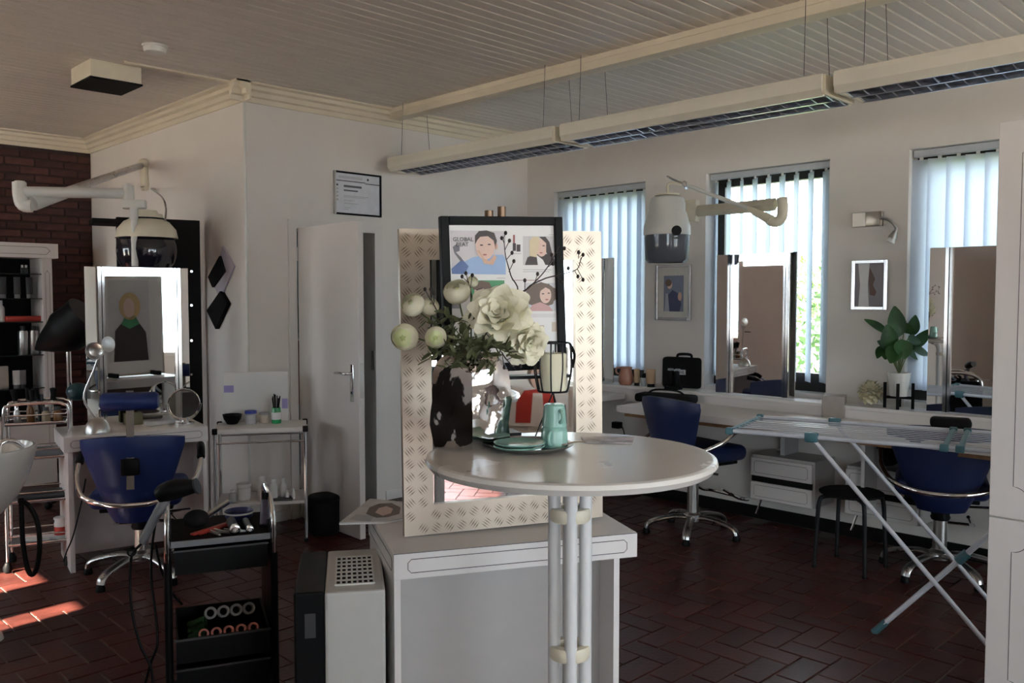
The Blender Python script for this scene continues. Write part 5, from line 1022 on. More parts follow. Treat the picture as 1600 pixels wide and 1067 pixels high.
# ================================================================== WINDOW SIDE: ledge, desks, drawers
LZ = .853; XLG = 5.10
lg = thing('window_ledge', 'long white ledge with fascia running below the three windows', 'ledge', (XW, 0, 0))
MB().span((XLG - XW, .4, LZ - .022), (0, YB - .005, LZ), bev=.002, seg=1).build('ledge_board', M_WHITE, lg, 0); MB().span((XLG - XW + .012, .4, .735), (XLG - XW + .03, YB - .005, LZ - .022)).build('fascia', M_WHITE, lg, 0)
DZt = .775; XF = 4.60; M_WOODU = mat('chipboard_underside', (.30, .15, .07), .7, var=.2)
wd = thing('work_desk', 'white work desk fixed under the window ledge beside the styling chairs', 'desk', (XF, 0, 0))
MB().span((0, .5, DZt - .045), (XLG + .008 - XF, 3.66, DZt), bev=.002, seg=1).build('desktop', M_WHITE, wd, 0); MB().span((.06, .52, DZt - .075), (XLG - XF, 3.64, DZt - .045)).build('underside_board', M_WOODU, wd, 0)
for y_ in (.6, 2.05, 3.55): MB().span((.22, y_, .30), (.69, y_ + .02, DZt - .075)).build('bracket_panel', M_WHITE, wd, 0)
cdk = thing('corner_desk', 'white corner desk beside the tread plate mirror frame', 'desk', (4.74, 3.98, 0))
MB().span((0, 0, .755), (.36, 1.19, .795), bev=.002).build('desktop', M_WHITE, cdk, 0); MB().span((.02, .02, .0), (.04, .06, .755)).build('leg', M_WHITE, cdk, 0); MB().span((.02, 1.12, .0), (.04, 1.16, .755)).build('leg', M_WHITE, cdk, 0)
M_UNDER = mat('grey_white_panel', (.55, .55, .56), .5)
def drawers(label, px, py):
    p = onx(px, py, 5.0); w = .43; H1 = .29
    t = thing('drawer_unit', label, 'drawer unit', (5.0, p.y, p.z - H1), -PI / 2, group='hanging white drawer units')     # local x runs along -Y, +y into the wall
    MB().span((0, .012, 0), (w, .285, H1), bev=.002, seg=1).build('carcass', mat('grey_laminate', (.50, .47, .45), .45), t, 0)
    for z0, z1 in ((.155, .272), (.003, .115)):
        d = MB().span((.0, -.006, z0), (w - .012, .012, z1), bev=.002, seg=1).build('drawer_front', M_WHITE, t, 0); inlay(MB(), .025, w - .04, z0 + .02, z1 - .02, .012, .001, 0, Matrix.Translation((0, -.0062, 0))).build('inlay_line', M_LINE, d, 0)
    MB().span((.002, .004, .116), (w - .014, .013, .154)).build('grip_gap', M_BLACKM, t, 0)
    MB().span((.15, .10, H1), (.18, .285, DZt - .08 - (p.z - H1))).build('hanger_panel', M_UNDER, t, 0)
    MB().tube([(.06, .03, 0), (.03, .02, -.10)], .007, n=8).build('strut', M_CHROME, t)
    return t, p
du1, dp1 = drawers('white hanging drawer unit right of the side facing chair', 1174, 709); du2, dp2 = drawers('white hanging drawer unit half hidden by the chair near the stool', 1322, 727)
cardz = onz(1228, 704, dp1.z + .002); tag(MB().box((0, 0, .004), (.05, .11, .008), bev=.001).build('business_card_box', M_PAPER, None, 0, loc=(cardz.x, cardz.y, dp1.z + .0008)), 'small white card lying on the drawer unit', 'card')
bg_ = Vector((5.12, dp2.y - .16, dp2.z + .0008)); tag(MB().sph((0, 0, .06), .09, (1.1, 1.2, .66), 18).build('black_pouch', M_BLACKM, None, loc=bg_), 'black pouch lying on the drawer unit beside the chair', 'pouch')
# plug and cable under the corner desk
pg = onx(964, 664, XW - .03); pgt = thing('power_adapter', 'black power adapter plugged in under the corner desk', 'adapter', pg); MB().box((0, 0, 0), (.055, .07, .05), bev=.006).build('body', M_BLACK, pgt); MB().tube(smoothpath([(0, -.035, 0), (-.01, -.06, -.01), (-.01, -.08, -.06), (0, -.09, -.2)], 4), .004, n=6).build('cable', M_BLACK, pgt)
# ---- triple mirrors on the ledge
XM = 5.17
def rmirror(label, x0, xa, xb, x1, ytop): 
    p = onx(xa, 600, XM); pl = Plane((XM, p.y, LZ + .001), -PI / 2); return triple_mirror(pl, label, x0, xa, xb, x1, ytop, 610, .22)
rmirror('triple styling mirror with chrome edges before the half open blinds', 1124, 1146, 1226, 1245, 396)
rmirror('triple styling mirror half hidden behind the tread plate frame', 860, 885, 938, 962, 405)
rmirror('triple styling mirror with chrome edges next to the tall cabinet', 1457, 1490, 1600, 1625, 384)
# ---- vertical blinds
M_SLAT = mix_translucent(mat('blind_fabric', (.70, .74, .80), .75, var=.03, scale=40), (.54, .61, .73), .5)
def blind(label, y0, y1, n, ang, w=.127):
    t = thing('vertical_blind', label, 'blind', (XW + .055, y1, WZ1), group='white vertical blinds'); W = y1 - y0; H = WZ1 - LZ - .10
    MB().span((-.02, -W + .01, -.045), (.02, -.01, -.004), bev=.004).build('head_rail', mat('blind_rail', (.50, .52, .55), .4), t, 0)
    sm = None
    for i in range(n):
        y_ = -.05 - (W - .1) * i / (n - 1); a = ang + random.uniform(-.05, .05)
        if sm is None:
            rows = [[Vector((.006 * (1 - s * s), s * w / 2, z)) for s in (-1, -.5, 0, .5, 1)] for z in (-H, -.06)]; sm = MB().sheet(rows).mesh('slat', M_SLAT, 60)
            cm_ = MB().box((0, 0, -.052), (.012, .02, .02)).mesh('slat_clip', M_WHITEP, 0)
        o = bpy.data.objects.new('slat', sm); COL.objects.link(o); o.parent = t; o.location = (0, y_, 0); o.rotation_euler = (0, 0, a)
        c = bpy.data.objects.new('slat_clip', cm_); COL.objects.link(c); c.parent = o
    return t
blind('closed white vertical blind in the window next to the room corner', *WIN[0], 10, .22)
blind('half open white vertical blind in the middle window', *WIN[1], 9, math.radians(-46))
blind('closed white vertical blind in the window behind the tall cabinet', *WIN[2], 9, .25)
# ---- pendant lamps
XP0, LWD, LHT, PZ = 3.70, .32, .095, 2.50; M_LOUV = mat('aluminium_louvre', (.62, .64, .70), .22, .95, var=.04); M_LREF = mat('lamp_inner_reflector', (.45, .47, .55), .35, .8)
def pendant(label, y0, y1):
    L = y1 - y0; t = thing('pendant_lamp', label, 'lamp', (XP0 + LWD / 2, (y0 + y1) / 2, PZ), group='long pendant office lamps')
    prof = [(-LWD / 2, 0), (LWD / 2, 0), (LWD / 2 + .004, -.02), (LWD / 2 + .002, -.065), (LWD / 2 - .02, -LHT), (LWD / 2 - .03, -LHT), (LWD / 2 - .03, -.03), (-LWD / 2 + .03, -.03), (-LWD / 2 + .03, -LHT), (-LWD / 2 + .02, -LHT), (-LWD / 2 - .002, -.065), (-LWD / 2 - .004, -.02)]
    b = MB(); b.prism(prof, -L / 2, L / 2, Matrix(((1, 0, 0, 0), (0, 0, -1, 0), (0, 1, 0, 0), (0, 0, 0, 1)))); b.build('housing', M_IVORY2, t, 0)
    for s in (-1, 1): MB().span((-LWD / 2 + .01, s * L / 2 - .012, -LHT + .004), (LWD / 2 - .01, s * L / 2 + .004, -.002), bev=.003).build('end_cap', M_IVORY, t, 0)
    MB().span((-LWD / 2 + .03, -L / 2, -.034), (LWD / 2 - .03, L / 2, -.030)).build('reflector', M_LREF, t, 0); MB().cyl((-.04, -L / 2 + .03, -.048), (-.04, L / 2 - .03, -.048), .008, n=10).build('tube_lamp', M_WHITEB, t); MB().cyl((.04, -L / 2 + .03, -.048), (.04, L / 2 - .03, -.048), .008, n=10).build('tube_lamp', M_WHITEB, t)
    n = int(L / .075)
    for i in range(n + 1):
        y_ = -L / 2 + .02 + (L - .04) * i / n
        for s in (-1, 1):
            b = MB(); x0, x1 = (s * .003, s * (LWD / 2 - .03)); xm = (x0 + x1) / 2
            P = [(x0, -LHT + .001), (xm, -LHT + .012), (x1, -LHT + .001), (x1, -.056), (x0, -.056)] if s > 0 else [(x0, -LHT + .001), (x0, -.056), (x1, -.056), (x1, -LHT + .001), (xm, -LHT + .012)]
            b.prism(P, y_ - .0035, y_ + .0035, Matrix(((1, 0, 0, 0), (0, 0, 1, 0), (0, 1, 0, 0), (0, 0, 0, 1)))); b.build('louvre_blade', M_LOUV, t, 0)
    MB().span((-.004, -L / 2 + .01, -LHT), (.004, L / 2 - .01, -.056)).build('louvre_spine', M_LOUV, t, 0)
    for s in (-1, 1): MB().span((s * (LWD / 2 - .031) - .003, -L / 2 + .01, -LHT), (s * (LWD / 2 - .031) + .003, L / 2 - .01, -.04)).build('louvre_rail', M_LOUV, t, 0)
    for yy in (-L / 2 + .10, L / 2 - .12):
        for x in (-LWD / 2 + .03, LWD / 2 - .03): MB().cyl((x, yy, 0), (x * .8, yy + .01, ZC - PZ - .0), .0016, n=6).build('hanging_wire', M_DARKG, t); MB().cyl((x, yy, 0), (x, yy, .012), .006, n=8).build('wire_clamp', M_STEEL, t)
    return t
M_IVORY2 = mat('lamp_cream_enamel', (.70, .66, .56), .35, var=.02)
pendant('cream pendant lamp with louvre furthest from the viewer', 3.43, 5.02); pendant('cream pendant lamp with louvre in the middle of the row', 1.80, 3.37); pendant('cream pendant lamp with louvre nearest the viewer', .16, 1.745)
# ---- hood dryer on the window wall
b0 = onx(1085, 330, XW); hd2 = thing('hood_dryer', 'ivory wall arm hood dryer with clear smoked visor between the windows', 'hair dryer', b0, group='wall arm hood dryers')
h2 = lambda x, y_, d: dep(x, y_, d) - b0; DB = (b0 - EYEV).dot(FW)
MB().box((-.03, 0, 0), (.06, .10, .16), bev=.01).build('wall_plate', M_IVORY, hd2); MB().tube([h2(1085, 330, DB - .03), h2(1150, 325, 5.75), h2(1212, 319, 5.35)], .026, n=4, flat=(.8, 1.5)).build('lower_arm', M_IVORY, hd2)
MB().tube(smoothpath([h2(1222, 309, 5.3), h2(1223, 325, 5.3), h2(1221, 340, 5.3), h2(1212, 347, 5.32), h2(1203, 344, 5.34)], 4), .032, n=12).build('elbow', M_IVORY, hd2)
MB().tube([h2(1205, 344, 5.33), h2(1170, 326, 5.45)], .026, n=10, rr=[.032, .018]).build('arm_sleeve', M_IVORY, hd2); MB().tube([h2(1172, 327, 5.45), h2(1070, 288, 5.75)], .014, n=10).build('upper_arm', M_WHITEP, hd2); MB().tube([h2(1072, 290, 5.75), h2(1042, 276, 5.82)], .008, n=8).build('arm_tip', M_STEEL, hd2)
MB().tube([h2(1074, 292, 5.74), h2(1068, 286, 5.76)], .02, n=10).build('arm_clip', M_CHROME, hd2)
MB().tube(smoothpath([h2(1070, 288, 5.75), h2(1050, 286, 5.8), h2(1044, 290, 5.82), h2(1044, 306, 5.84)], 4), .011, n=8).build('drop_link', M_IVORY, hd2)
kh = 5.82 / FPX; M_SMOKE = mat('smoked_clear_visor', (.10, .11, .13), .08, var=.03, alpha=.82); hcx = h2(1042, 366, 5.82)
tilt = Matrix.Rotation(math.radians(8), 3, FW)
MB().lathe([(0, 62 * kh), (14 * kh, 61 * kh), (25 * kh, 56 * kh), (28 * kh, 48 * kh), (28 * kh, 36 * kh), (30 * kh, 33 * kh), (36 * kh, 12 * kh), (36.5 * kh, 0), (34 * kh, -4 * kh), (0, 0)], hcx, n=32).build('hood_body', M_WHITEP, hd2)
MB().lathe([(0, 63 * kh), (20 * kh, 62 * kh), (19 * kh, 60 * kh), (0, 60 * kh)], hcx, n=28).build('hood_cap', M_IVORY, hd2)
MB().lathe([(35.5 * kh, 2 * kh), (35 * kh, -16 * kh), (33.5 * kh, -40 * kh), (30 * kh, -44 * kh), (29 * kh, -42 * kh), (32.5 * kh, -38 * kh), (34 * kh, -15 * kh), (34.5 * kh, 2 * kh), (35.5 * kh, 2 * kh)], hcx, n=32).build('visor', M_SMOKE, hd2)
fcam = -(RT.cross(Vector((0, 0, 1)))).normalized(); fv = Vector((-FW.x, -FW.y, 0)).normalized(); kp = hcx + fv * 36 * kh + RT * 8 * kh + Vector((0, 0, 3 * kh)); MB().cyl(kp - fv * .01, kp + fv * .012, 7.5 * kh, n=20).build('knob', M_BLACK, hd2)
lb_ = hcx + fv * 36.6 * kh + RT * 6 * kh - Vector((0, 0, 8 * kh)); MB().box(lb_, (.05, .004, .012), (0, 0, YAW - PI / 2)).build('badge', M_DARKG, hd2, 0)
# ---- pictures on the window wall
def wpic(label, x0, x1, yt, yb, mat_m, inner, fn):
    a = onx(x0, yb, XW - .014); pl = Plane(a, -PI / 2); t = pl.thing('framed_picture', label, 'picture', 'silver framed pictures on the window wall'); w = pl.uv(x1, yb)[0]; h = pl.uv(x0, yt)[1]; f = .022
    for q0_, q1_ in (((0, 0), (f, h)), ((w - f, 0), (w, h)), ((f, 0), (w - f, f)), ((f, h - f), (w - f, h))): MB().span((q0_[0], -.012, q0_[1]), (q1_[0], .012, q1_[1]), bev=.003, seg=1).build('frame_bar', mat('silver_frame', (.72, .72, .74), .25, .8), t, 0)
    MB().span((f, 0, f), (w - f, .004, h - f)).build('mount', mat_m, t, 0); fn(t, w, h); return t
def rect(t, x0, x1, z0, z1, m, k, nm='print'): return MB().face([Vector((x0, -.0006 * k, z0)), Vector((x1, -.0006 * k, z0)), Vector((x1, -.0006 * k, z1)), Vector((x0, -.0006 * k, z1))]).build(nm, m, t, 0)
def shp(t, pts, m, k, nm='print_shape'): return MB().face([Vector((x, -.0006 * k, z)) for x, z in pts]).build(nm, m, t, 0)
def pic1(t, w, h):
    x0, x1, z0, z1 = w * .24, w * .80, h * .16, h * .80; g = rect(t, x0, x1, z0, z1, C_('slate', (.20, .22, .30)), 1); F = lambda a, b_: (x0 + (x1 - x0) * a, z0 + (z1 - z0) * b_)
    shp(g, [F(.15, 0), F(.2, .45), F(.45, .6), F(.75, .5), F(.9, .2), F(.8, 0)], C_('nightblue', (.05, .06, .13)), 2); shp(g, [F(*p) for p in ell(.30, .74, .13, .11, 16)], sk2, 2); shp(g, [F(*p) for p in ell(.24, .80, .16, .10, 16)], C_('brown', (.16, .10, .07)), 3); shp(g, [F(*p) for p in ell(.82, .42, .10, .12, 14)], sk, 3); shp(g, [F(.05, 0), F(.1, .5), F(.22, .5), F(.3, 0)], C_('greyblue', (.4, .42, .48)), 3)
def pic2(t, w, h):
    g = rect(t, w * .08, w * .92, h * .06, h * .94, C_('dusk', (.24, .22, .24)), 1); shp(g, [(w * .2, h * .06), (w * .24, h * .5), (w * .18, h * .94), (w * .50, h * .94), (w * .46, h * .5), (w * .50, h * .06)], C_('veil', (.72, .71, .70)), 2); shp(g, [(w * .5, h * .86), (w * .58, h * .74), (w * .66, h * .62), (w * .60, h * .5), (w * .70, h * .36), (w * .66, h * .28), (w * .52, h * .30), (w * .48, h * .6)], C_('umber', (.13, .075, .06)), 3)
wpic('silver framed picture of a couple below the hood dryer', 1024, 1079, 414, 500, C_('cream_mount', (.60, .58, .52)), None, pic1); wpic('silver framed picture of a veiled profile above the potted plant', 1330, 1386, 407, 484, C_('dusk', (.24, .22, .24)), None, pic2)
# ---- wall lamp
wl0 = onx(1357, 343, XW); wlt = thing('wall_lamp', 'small brushed steel wall lamp with bendable neck above the veiled picture', 'lamp', wl0); MB().box((-.012, 0, 0), (.024, .185, .09), bev=.003).build('plate', mat('satin_nickel', (.50, .46, .40), .35, .9), wlt, 0); MB().box((-.03, -.04, 0), (.025, .085, .085), bev=.004).build('switch_box', MATS['satin_nickel'], wlt)
q_ = lambda x, y_, d: dep(x, y_, (wl0 - EYEV).dot(FW) - d) - wl0
MB().tube(smoothpath([q_(1366, 342, .04), q_(1380, 341, .10), q_(1392, 346, .13), q_(1400, 356, .14), q_(1399, 362, .14)], 5), .008, n=8).build('neck', M_STEEL, wlt); MB().lathe([(0, -.01), (.014, -.01), (.02, .01), (.027, .035), (.024, .035), (0, .008)], q_(1398, 364, .14), n=16, axis=(-.15, .35, -.9)).build('shade', M_STEEL, wlt); MB().lathe([(.020, .03), (.026, .06), (.02, .06), (.016, .03), (.020, .03)], q_(1398, 364, .14), n=16, axis=(-.15, .35, -.9)).build('diffuser', M_WHITEB, wlt)
# ---- potted plant on black stand
pt = onx(1404, 632, 5.19); pt.z = LZ + .0006; kp_ = (pt - EYEV).dot(FW) / FPX
sd_ = thing('plant_stand', 'black wooden plant stand on the ledge', 'plant stand', pt)
for k in range(4):
    a = k * PI / 2 + .3; MB().box((20 * kp_ * math.cos(a), 20 * kp_ * math.sin(a), 20 * kp_), (.017, .017, 40 * kp_), (0, 0, a)).build('leg', M_BLACKM, sd_, 0)
for k in range(2): MB().box((0, 0, 17 * kp_), (40 * kp_, .016, .016), (0, 0, .3 + k * PI / 2)).build('cross_bar', M_BLACKM, sd_, 0)
pl_ = thing('potted_plant', 'leafy green plant in a white pot on the black stand', 'plant', pt + Vector((0, 0, 17 * kp_ + .009)))
MB().lathe([(0, 0), (13 * kp_, 0), (14 * kp_, 2 * kp_), (17 * kp_, 36 * kp_), (16 * kp_, 37 * kp_), (15 * kp_, 33 * kp_), (0, 33 * kp_)], n=28).build('pot', M_WHITEP, pl_); MB().lathe([(0, 34 * kp_), (15.5 * kp_, 34 * kp_), (15 * kp_, 33 * kp_), (0, 33 * kp_)], n=24).build('soil', M_BLACKM, pl_)
M_PLANT = mat('plant_leaf', (.035, .115, .025), .38, var=.3, scale=14); O_ = pl_.location; top0 = Vector((0, 0, 33 * kp_))
Dp = (Vector(O_) - EYEV).dot(FW)
def leaf(x, y_, dd, l, w, roll, tipx, tipy, tipd=0.0):
    base = dep(x, y_, Dp + dd) - O_; tip = dep(tipx, tipy, Dp + dd + tipd) - O_; ax = tip - base; L = ax.length; ax.normalize(); side = ax.cross(Vector((-FW.x, -FW.y, roll))).normalized(); nm = side.cross(ax); rows = []
    for i in range(9):
        t = i / 8; wd = w * kp_ * math.sin(PI * (t ** .8) * .97 + .03) ** .8; rows.append([base + ax * (L * t) + side * (s * wd) + nm * (-.10 * L * t * t + .12 * wd * (s * s)) for s in (-1, -.5, 0, .5, 1)])
    lf_ = MB().sheet(rows, thick=.001).build('leaf', M_PLANT, pl_, 60); MB().tube(smoothpath([top0, (top0 + base) * .5 + Vector((0, 0, .02)), base], 4), .0028, n=6).build('leaf_stem', M_STEM, pl_)
for a in ((1402, 528, .0, 0, 15, .2, 1400, 478), (1387, 520, .02, 0, 9, .9, 1353, 497), (1390, 548, -.05, 0, 15, .5, 1388, 508, -.05), (1424, 525, .05, 0, 10, .3, 1432, 492), (1425, 545, -.02, 0, 9, .6, 1455, 513), (1425, 545, -.06, 0, 12, 1.2, 1453, 552), (1392, 545, -.02, 0, 10, .8, 1372, 532), (1385, 545, -.06, 0, 8, .5, 1384, 562), (1408, 530, -.08, 0, 15, .9, 1415, 560, -.04), (1412, 520, .04, 0, 13, .6, 1420, 505), (1418, 530, -.04, 0, 11, .9, 1440, 534), (1400, 540, -.08, 0, 13, .8, 1392, 566, -.05), (1415, 545, .06, 0, 11, .4, 1448, 558, .05), (1378, 540, .04, 0, 7, .7, 1371, 560)): leaf(*a)
# ---- cream flower head
fc = onx(1360, 628, 5.17); fc.z = LZ + .0006; R_ = 22 * kp_; M_CRF = mat('cream_petals', (.62, .56, .38), .7, var=.2, scale=40); fh = thing('artificial_flower', 'large cream artificial flower head lying on the ledge beside the plant', 'flower', fc + Vector((0, 0, R_)))
pm = petal_mesh(1, .8, .3, .6, M_CRF, 4)
for k in range(70):
    z = 1 - 2 * (k + .5) / 70; a = k * 2.39996; r = math.sqrt(1 - z * z); d = Vector((r * math.cos(a), r * math.sin(a), z)); o = bpy.data.objects.new('petal', pm); COL.objects.link(o); o.parent = fh; o.rotation_mode = 'QUATERNION'
    o.location = d * R_ * .40; o.rotation_quaternion = d.to_track_quat('Y', 'Z'); s = R_ * random.uniform(.5, .62); o.scale = (s, s, s)
# ---- grey box on the desk
gb = onz(1303, 650, DZt + .0006); tag(MB().box((0, 0, .065), (.15, .13, .13), bev=.002, seg=1).build('cardboard_box', mat('taupe_card', (.33, .28, .25), .7), None, 0, loc=gb, rot=(0, 0, .35)), 'taupe cardboard cube on the work desk beside the flower head', 'box')
# ---- pitcher, tubes, case on the ledge
pi = onx(978, 600, 5.16); pi.z = LZ + .0006; k1 = (pi - EYEV).dot(FW) / FPX; pit = thing('pitcher', 'terracotta pitcher with round handle on the ledge', 'pitcher', pi, YAW - PI / 2); M_TERRA = mat('terracotta_glaze', (.38, .17, .11), .3)
MB().lathe([(0, 0), (9 * k1, 0), (11.5 * k1, 4 * k1), (12 * k1, 10 * k1), (10 * k1, 19 * k1), (8.5 * k1, 23 * k1), (10 * k1, 28 * k1), (9 * k1, 28 * k1), (7.5 * k1, 23 * k1), (0, 18 * k1)], n=28).build('body', M_TERRA, pit); MB().tube(arc((-11 * k1, 0, 22 * k1), 5 * k1, 0, 2 * PI, 18, 'xz')[:-1], .0065, n=8, closed=True).build('handle', M_TERRA, pit)
M_TAN = mat('tan_tube', (.42, .27, .15), .4)
def onl(x): p = onx(x, 600, 5.16); p.z = LZ + .0006; return p
squeeze('slim tan tube beside the pitcher', onl(995), 26 * k1, 9 * k1, M_TAN, M_BLACK, YAW - PI / 2, 'tube'); bottle('little clear bottle with black cap between the tan tubes', onl(1006), 20 * k1, 4 * k1, M_CLEAR, M_BLACK, 'bottle', .7, .35); squeeze('wide tan tube next to the black case', onl(1017), 27 * k1, 14 * k1, M_TAN, M_BLACK, YAW - PI / 2, 'tube')
cp2 = Plane(onl(1030) + Vector((.03, 0, 0)), -PI / 2 + .35); cs = cp2.thing('carry_case', 'black zip case with white brand patch leaning on the ledge', 'case'); wc, hc2 = cp2.uv(1096, 590)[0], 46 * k1
MB().span((0, 0, 0), (wc, .09, hc2), bev=.022, seg=3).build('body', M_BLACKM, cs); MB().tube(smoothpath([(wc * .35, .04, hc2 - .005), (wc * .4, .04, hc2 + .02), (wc * .68, .04, hc2 + .02), (wc * .73, .04, hc2 - .005)], 4), .01, n=8).build('handle', M_BLACKM, cs); MB().box((wc * .42, -.001, hc2 * .52), (wc * .37, .003, .036)).build('patch', M_WHITEP, cs, 0); text_obj('lettering', 'WAHL', .034, M_INK, cs, (wc * .42, -.0035, hc2 * .52 - .012), align='CENTER')
cst = onl(1058) + Vector((-.12, .02, 0)); cst.z = DZt + .0 if False else LZ + .0006; ckt = thing('clipper_stand', 'black hair clippers standing in a charger before the black case', 'clippers', onl(1056) + Vector((-.03, 0, 0))); MB().box((0, 0, .012), (.06, .12, .024), bev=.006).build('charger', M_BLACK, ckt)
for k in range(2): MB().box((0, -.03 + .05 * k, .075), (.035, .032, .12), (.08 * (k * 2 - 1), 0, 0), bev=.01).build('clipper', M_BLACK, ckt); MB().box((0, -.035 + .06 * k, .142), (.03, .03, .014)).build('blade', M_STEEL, ckt, 0)
bgp = onz(1030, 630, DZt + .001); bgt = thing('black_handbag', 'flat black bag with handles on the work desk behind the chair', 'bag', (bgp.x + .08, bgp.y, DZt + .0006), .2); MB().box((0, 0, .03), (.16, .42, .06), bev=.02, seg=3).build('body', M_BLACKM, bgt); MB().tube(smoothpath([(0, -.15, .05), (.0, -.08, .085), (0, .08, .085), (0, .15, .05)], 4), .007, n=8).build('strap', M_BLACKM, bgt)
# ---- towel on chair
tw = ch_rt; tpos = Vector((cr.x, cr.y, 0)) + Matrix.Rotation(math.radians(20) - PI / 2, 3, 'Z') @ Vector((.03, -.29, .838)); tag(MB().box((0, 0, .0), (.19, .11, .05), bev=.02, seg=3).build('black_towel', M_BLACKM, None, loc=tpos + Vector((0, 0, .032)), rot=(0, 0, math.radians(-70))), 'folded black towel hanging over the chair back', 'towel')
# ---- stool
sc_ = onz(1328, 886); fh_ = Vector((FW.x, FW.y, 0)).normalized(); sl = [sc_ - RT * .2, sc_ - fh_ * .2, sc_ + RT * .2]; s4 = sc_ + fh_ * .2; szz = .43
stl = thing('round_stool', 'black round stool with four tube legs beside the drying rack', 'stool', (sc_.x, sc_.y, 0)); MB().lathe([(0, szz - .02), (.15, szz - .02), (.17, szz - .012), (.172, szz - .004), (.165, szz), (0, szz)], n=36).build('seat', M_BLACKM, stl)
for p in sl + [s4]:
    d = Vector((p.x - sc_.x, p.y - sc_.y, 0)); e = d.normalized(); MB().tube(smoothpath([e * .08 + Vector((0, 0, szz - .026)), e * .15 + Vector((0, 0, szz - .03)), e * .178 + Vector((0, 0, szz - .06)), (e * .18 + d) * .5 + Vector((0, 0, szz * .5)), d + Vector((0, 0, .01))], 5), .0115, n=10).build('leg', M_BLACKMET, stl); MB().cyl(d, d + Vector((0, 0, .015)), .013, n=10).build('foot_cap', M_BLACK, stl)
# ---- drying rack
RZ = .87; M_RACK = mat('white_powder_coat', (.62, .64, .70), .35); M_TEALP = mat('teal_plastic', (.06, .16, .19), .45); A0, A1 = onz(1140, 673, RZ), onz(1268, 683, RZ); B0 = onz(1216, 655, RZ); along = (onz(1545, 705, RZ) - A0).normalized(); across = Vector((-along.y, along.x, 0)); 
if across.dot(B0 - A0) < 0: across = -across
wid = .56; LR = 1.75; rk = thing('drying_rack', 'white folding clothes drying rack with teal joints before the work desk', 'drying rack', (A0.x, A0.y, 0)); A = lambda s, w, z: along * s + across * w + Vector((0, 0, z))
MB().tube([A(0, 0, RZ), A(LR, 0, RZ)], .010, n=10).build('rail', M_RACK, rk); MB().tube([A(0, wid, RZ), A(LR, wid, RZ)], .010, n=10).build('rail', M_RACK, rk)
for s in (0, .92, .98, LR): 
    c_ = MB().tube([A(s, -.005, RZ), A(s, wid + .005, RZ)], .011, n=8, flat=(1.2, 1)).build('cross_tube', M_TEALP, rk)
    for w_ in (0, wid): MB().box(A(s, w_, RZ), (.035, .035, .032), (0, 0, math.atan2(along.y, along.x)), bev=.006).build('end_clip', M_TEALP, rk)
NL = 10
for k in range(1, NL): MB().tube([A(0, wid * k / NL, RZ + .004), A(LR, wid * k / NL, RZ + .004)], .0026, n=6).build('wire', M_RACK, rk)
sA = (A1 - A0).dot(along); Ab = onz(1572, 1042); Bf = onz(1365, 988)
for w_ in (0, wid):
    off = across * w_ - Vector((A0.x, A0.y, 0)); MB().tube([A(sA, w_, RZ), Ab + off], .010, n=10).build('leg', M_RACK, rk)
    MB().box(A(sA, w_, RZ), (.06, .03, .045), (0, 0, math.atan2(along.y, along.x)), bev=.008).build('hinge', M_TEALP, rk)
b_ = Bf + (-Vector((A0.x, A0.y, 0))); tp_ = A(LR * .80, 0, RZ); l2 = MB().tube([b_ + (tp_ - b_) * .06, tp_], .015, n=8, flat=(1.1, .8)).build('leg', M_RACK, rk); MB().tube([b_, b_ + (tp_ - b_) * .07], .016, n=10).build('foot_cap', M_TEALP, l2); MB().tube([b_ + (tp_ - b_) * .44, b_ + (tp_ - b_) * .49], .020, n=8).build('slider', M_TEALP, l2)
# ================================================================== TALL CABINET at the right edge
XCB = 3.25; tcp = onx(1561, 190, XCB); cyl_ = tcp.y; ctop = tcp.z
cbt = thing('tall_cabinet', 'tall white cabinet with routed door lines at the right photo edge', 'cabinet', (XCB, cyl_, 0), -PI / 2); zs = onx(1548, 806, XCB).z; cw_ = 1.1
MB().span((.0, .02, 0), (cw_, .42, ctop), bev=.002, seg=1).build('carcass', M_IVORY2, cbt, 0)
def cdoor(z0, z1):
    d = MB().span((.002, 0, z0), (cw_ / 2 - .002, .02, z1), bev=.0015, seg=1).build('door', M_WHITE, cbt, 0); i = .075; r = .05; x0, x1 = i, cw_ / 2 - i; a0, a1 = z0 + i * .8, z1 - i * .8; P = []
    for cx, cz, s0, s1 in ((x0, a0, PI / 2, 0), (x1, a0, PI, PI / 2), (x1, a1, 3 * PI / 2, PI), (x0, a1, 2 * PI, 3 * PI / 2)): P += [Vector((cx + r * math.cos(s0 + (s1 - s0) * k / 6), -.0002, cz + r * math.sin(s0 + (s1 - s0) * k / 6))) for k in range(7)]
    MB().tube(P, .0011, n=4, closed=True).build('routed_line', M_LINE, d, 0); return d
cdoor(zs + .003, ctop - .002); cdoor(.08, zs - .003)
for z0, z1 in ((zs + .003, ctop - .002), (.08, zs - .003)): MB().span((cw_ / 2 + .002, 0, z0), (cw_ - .002, .02, z1)).build('door', M_WHITE, cbt, 0)
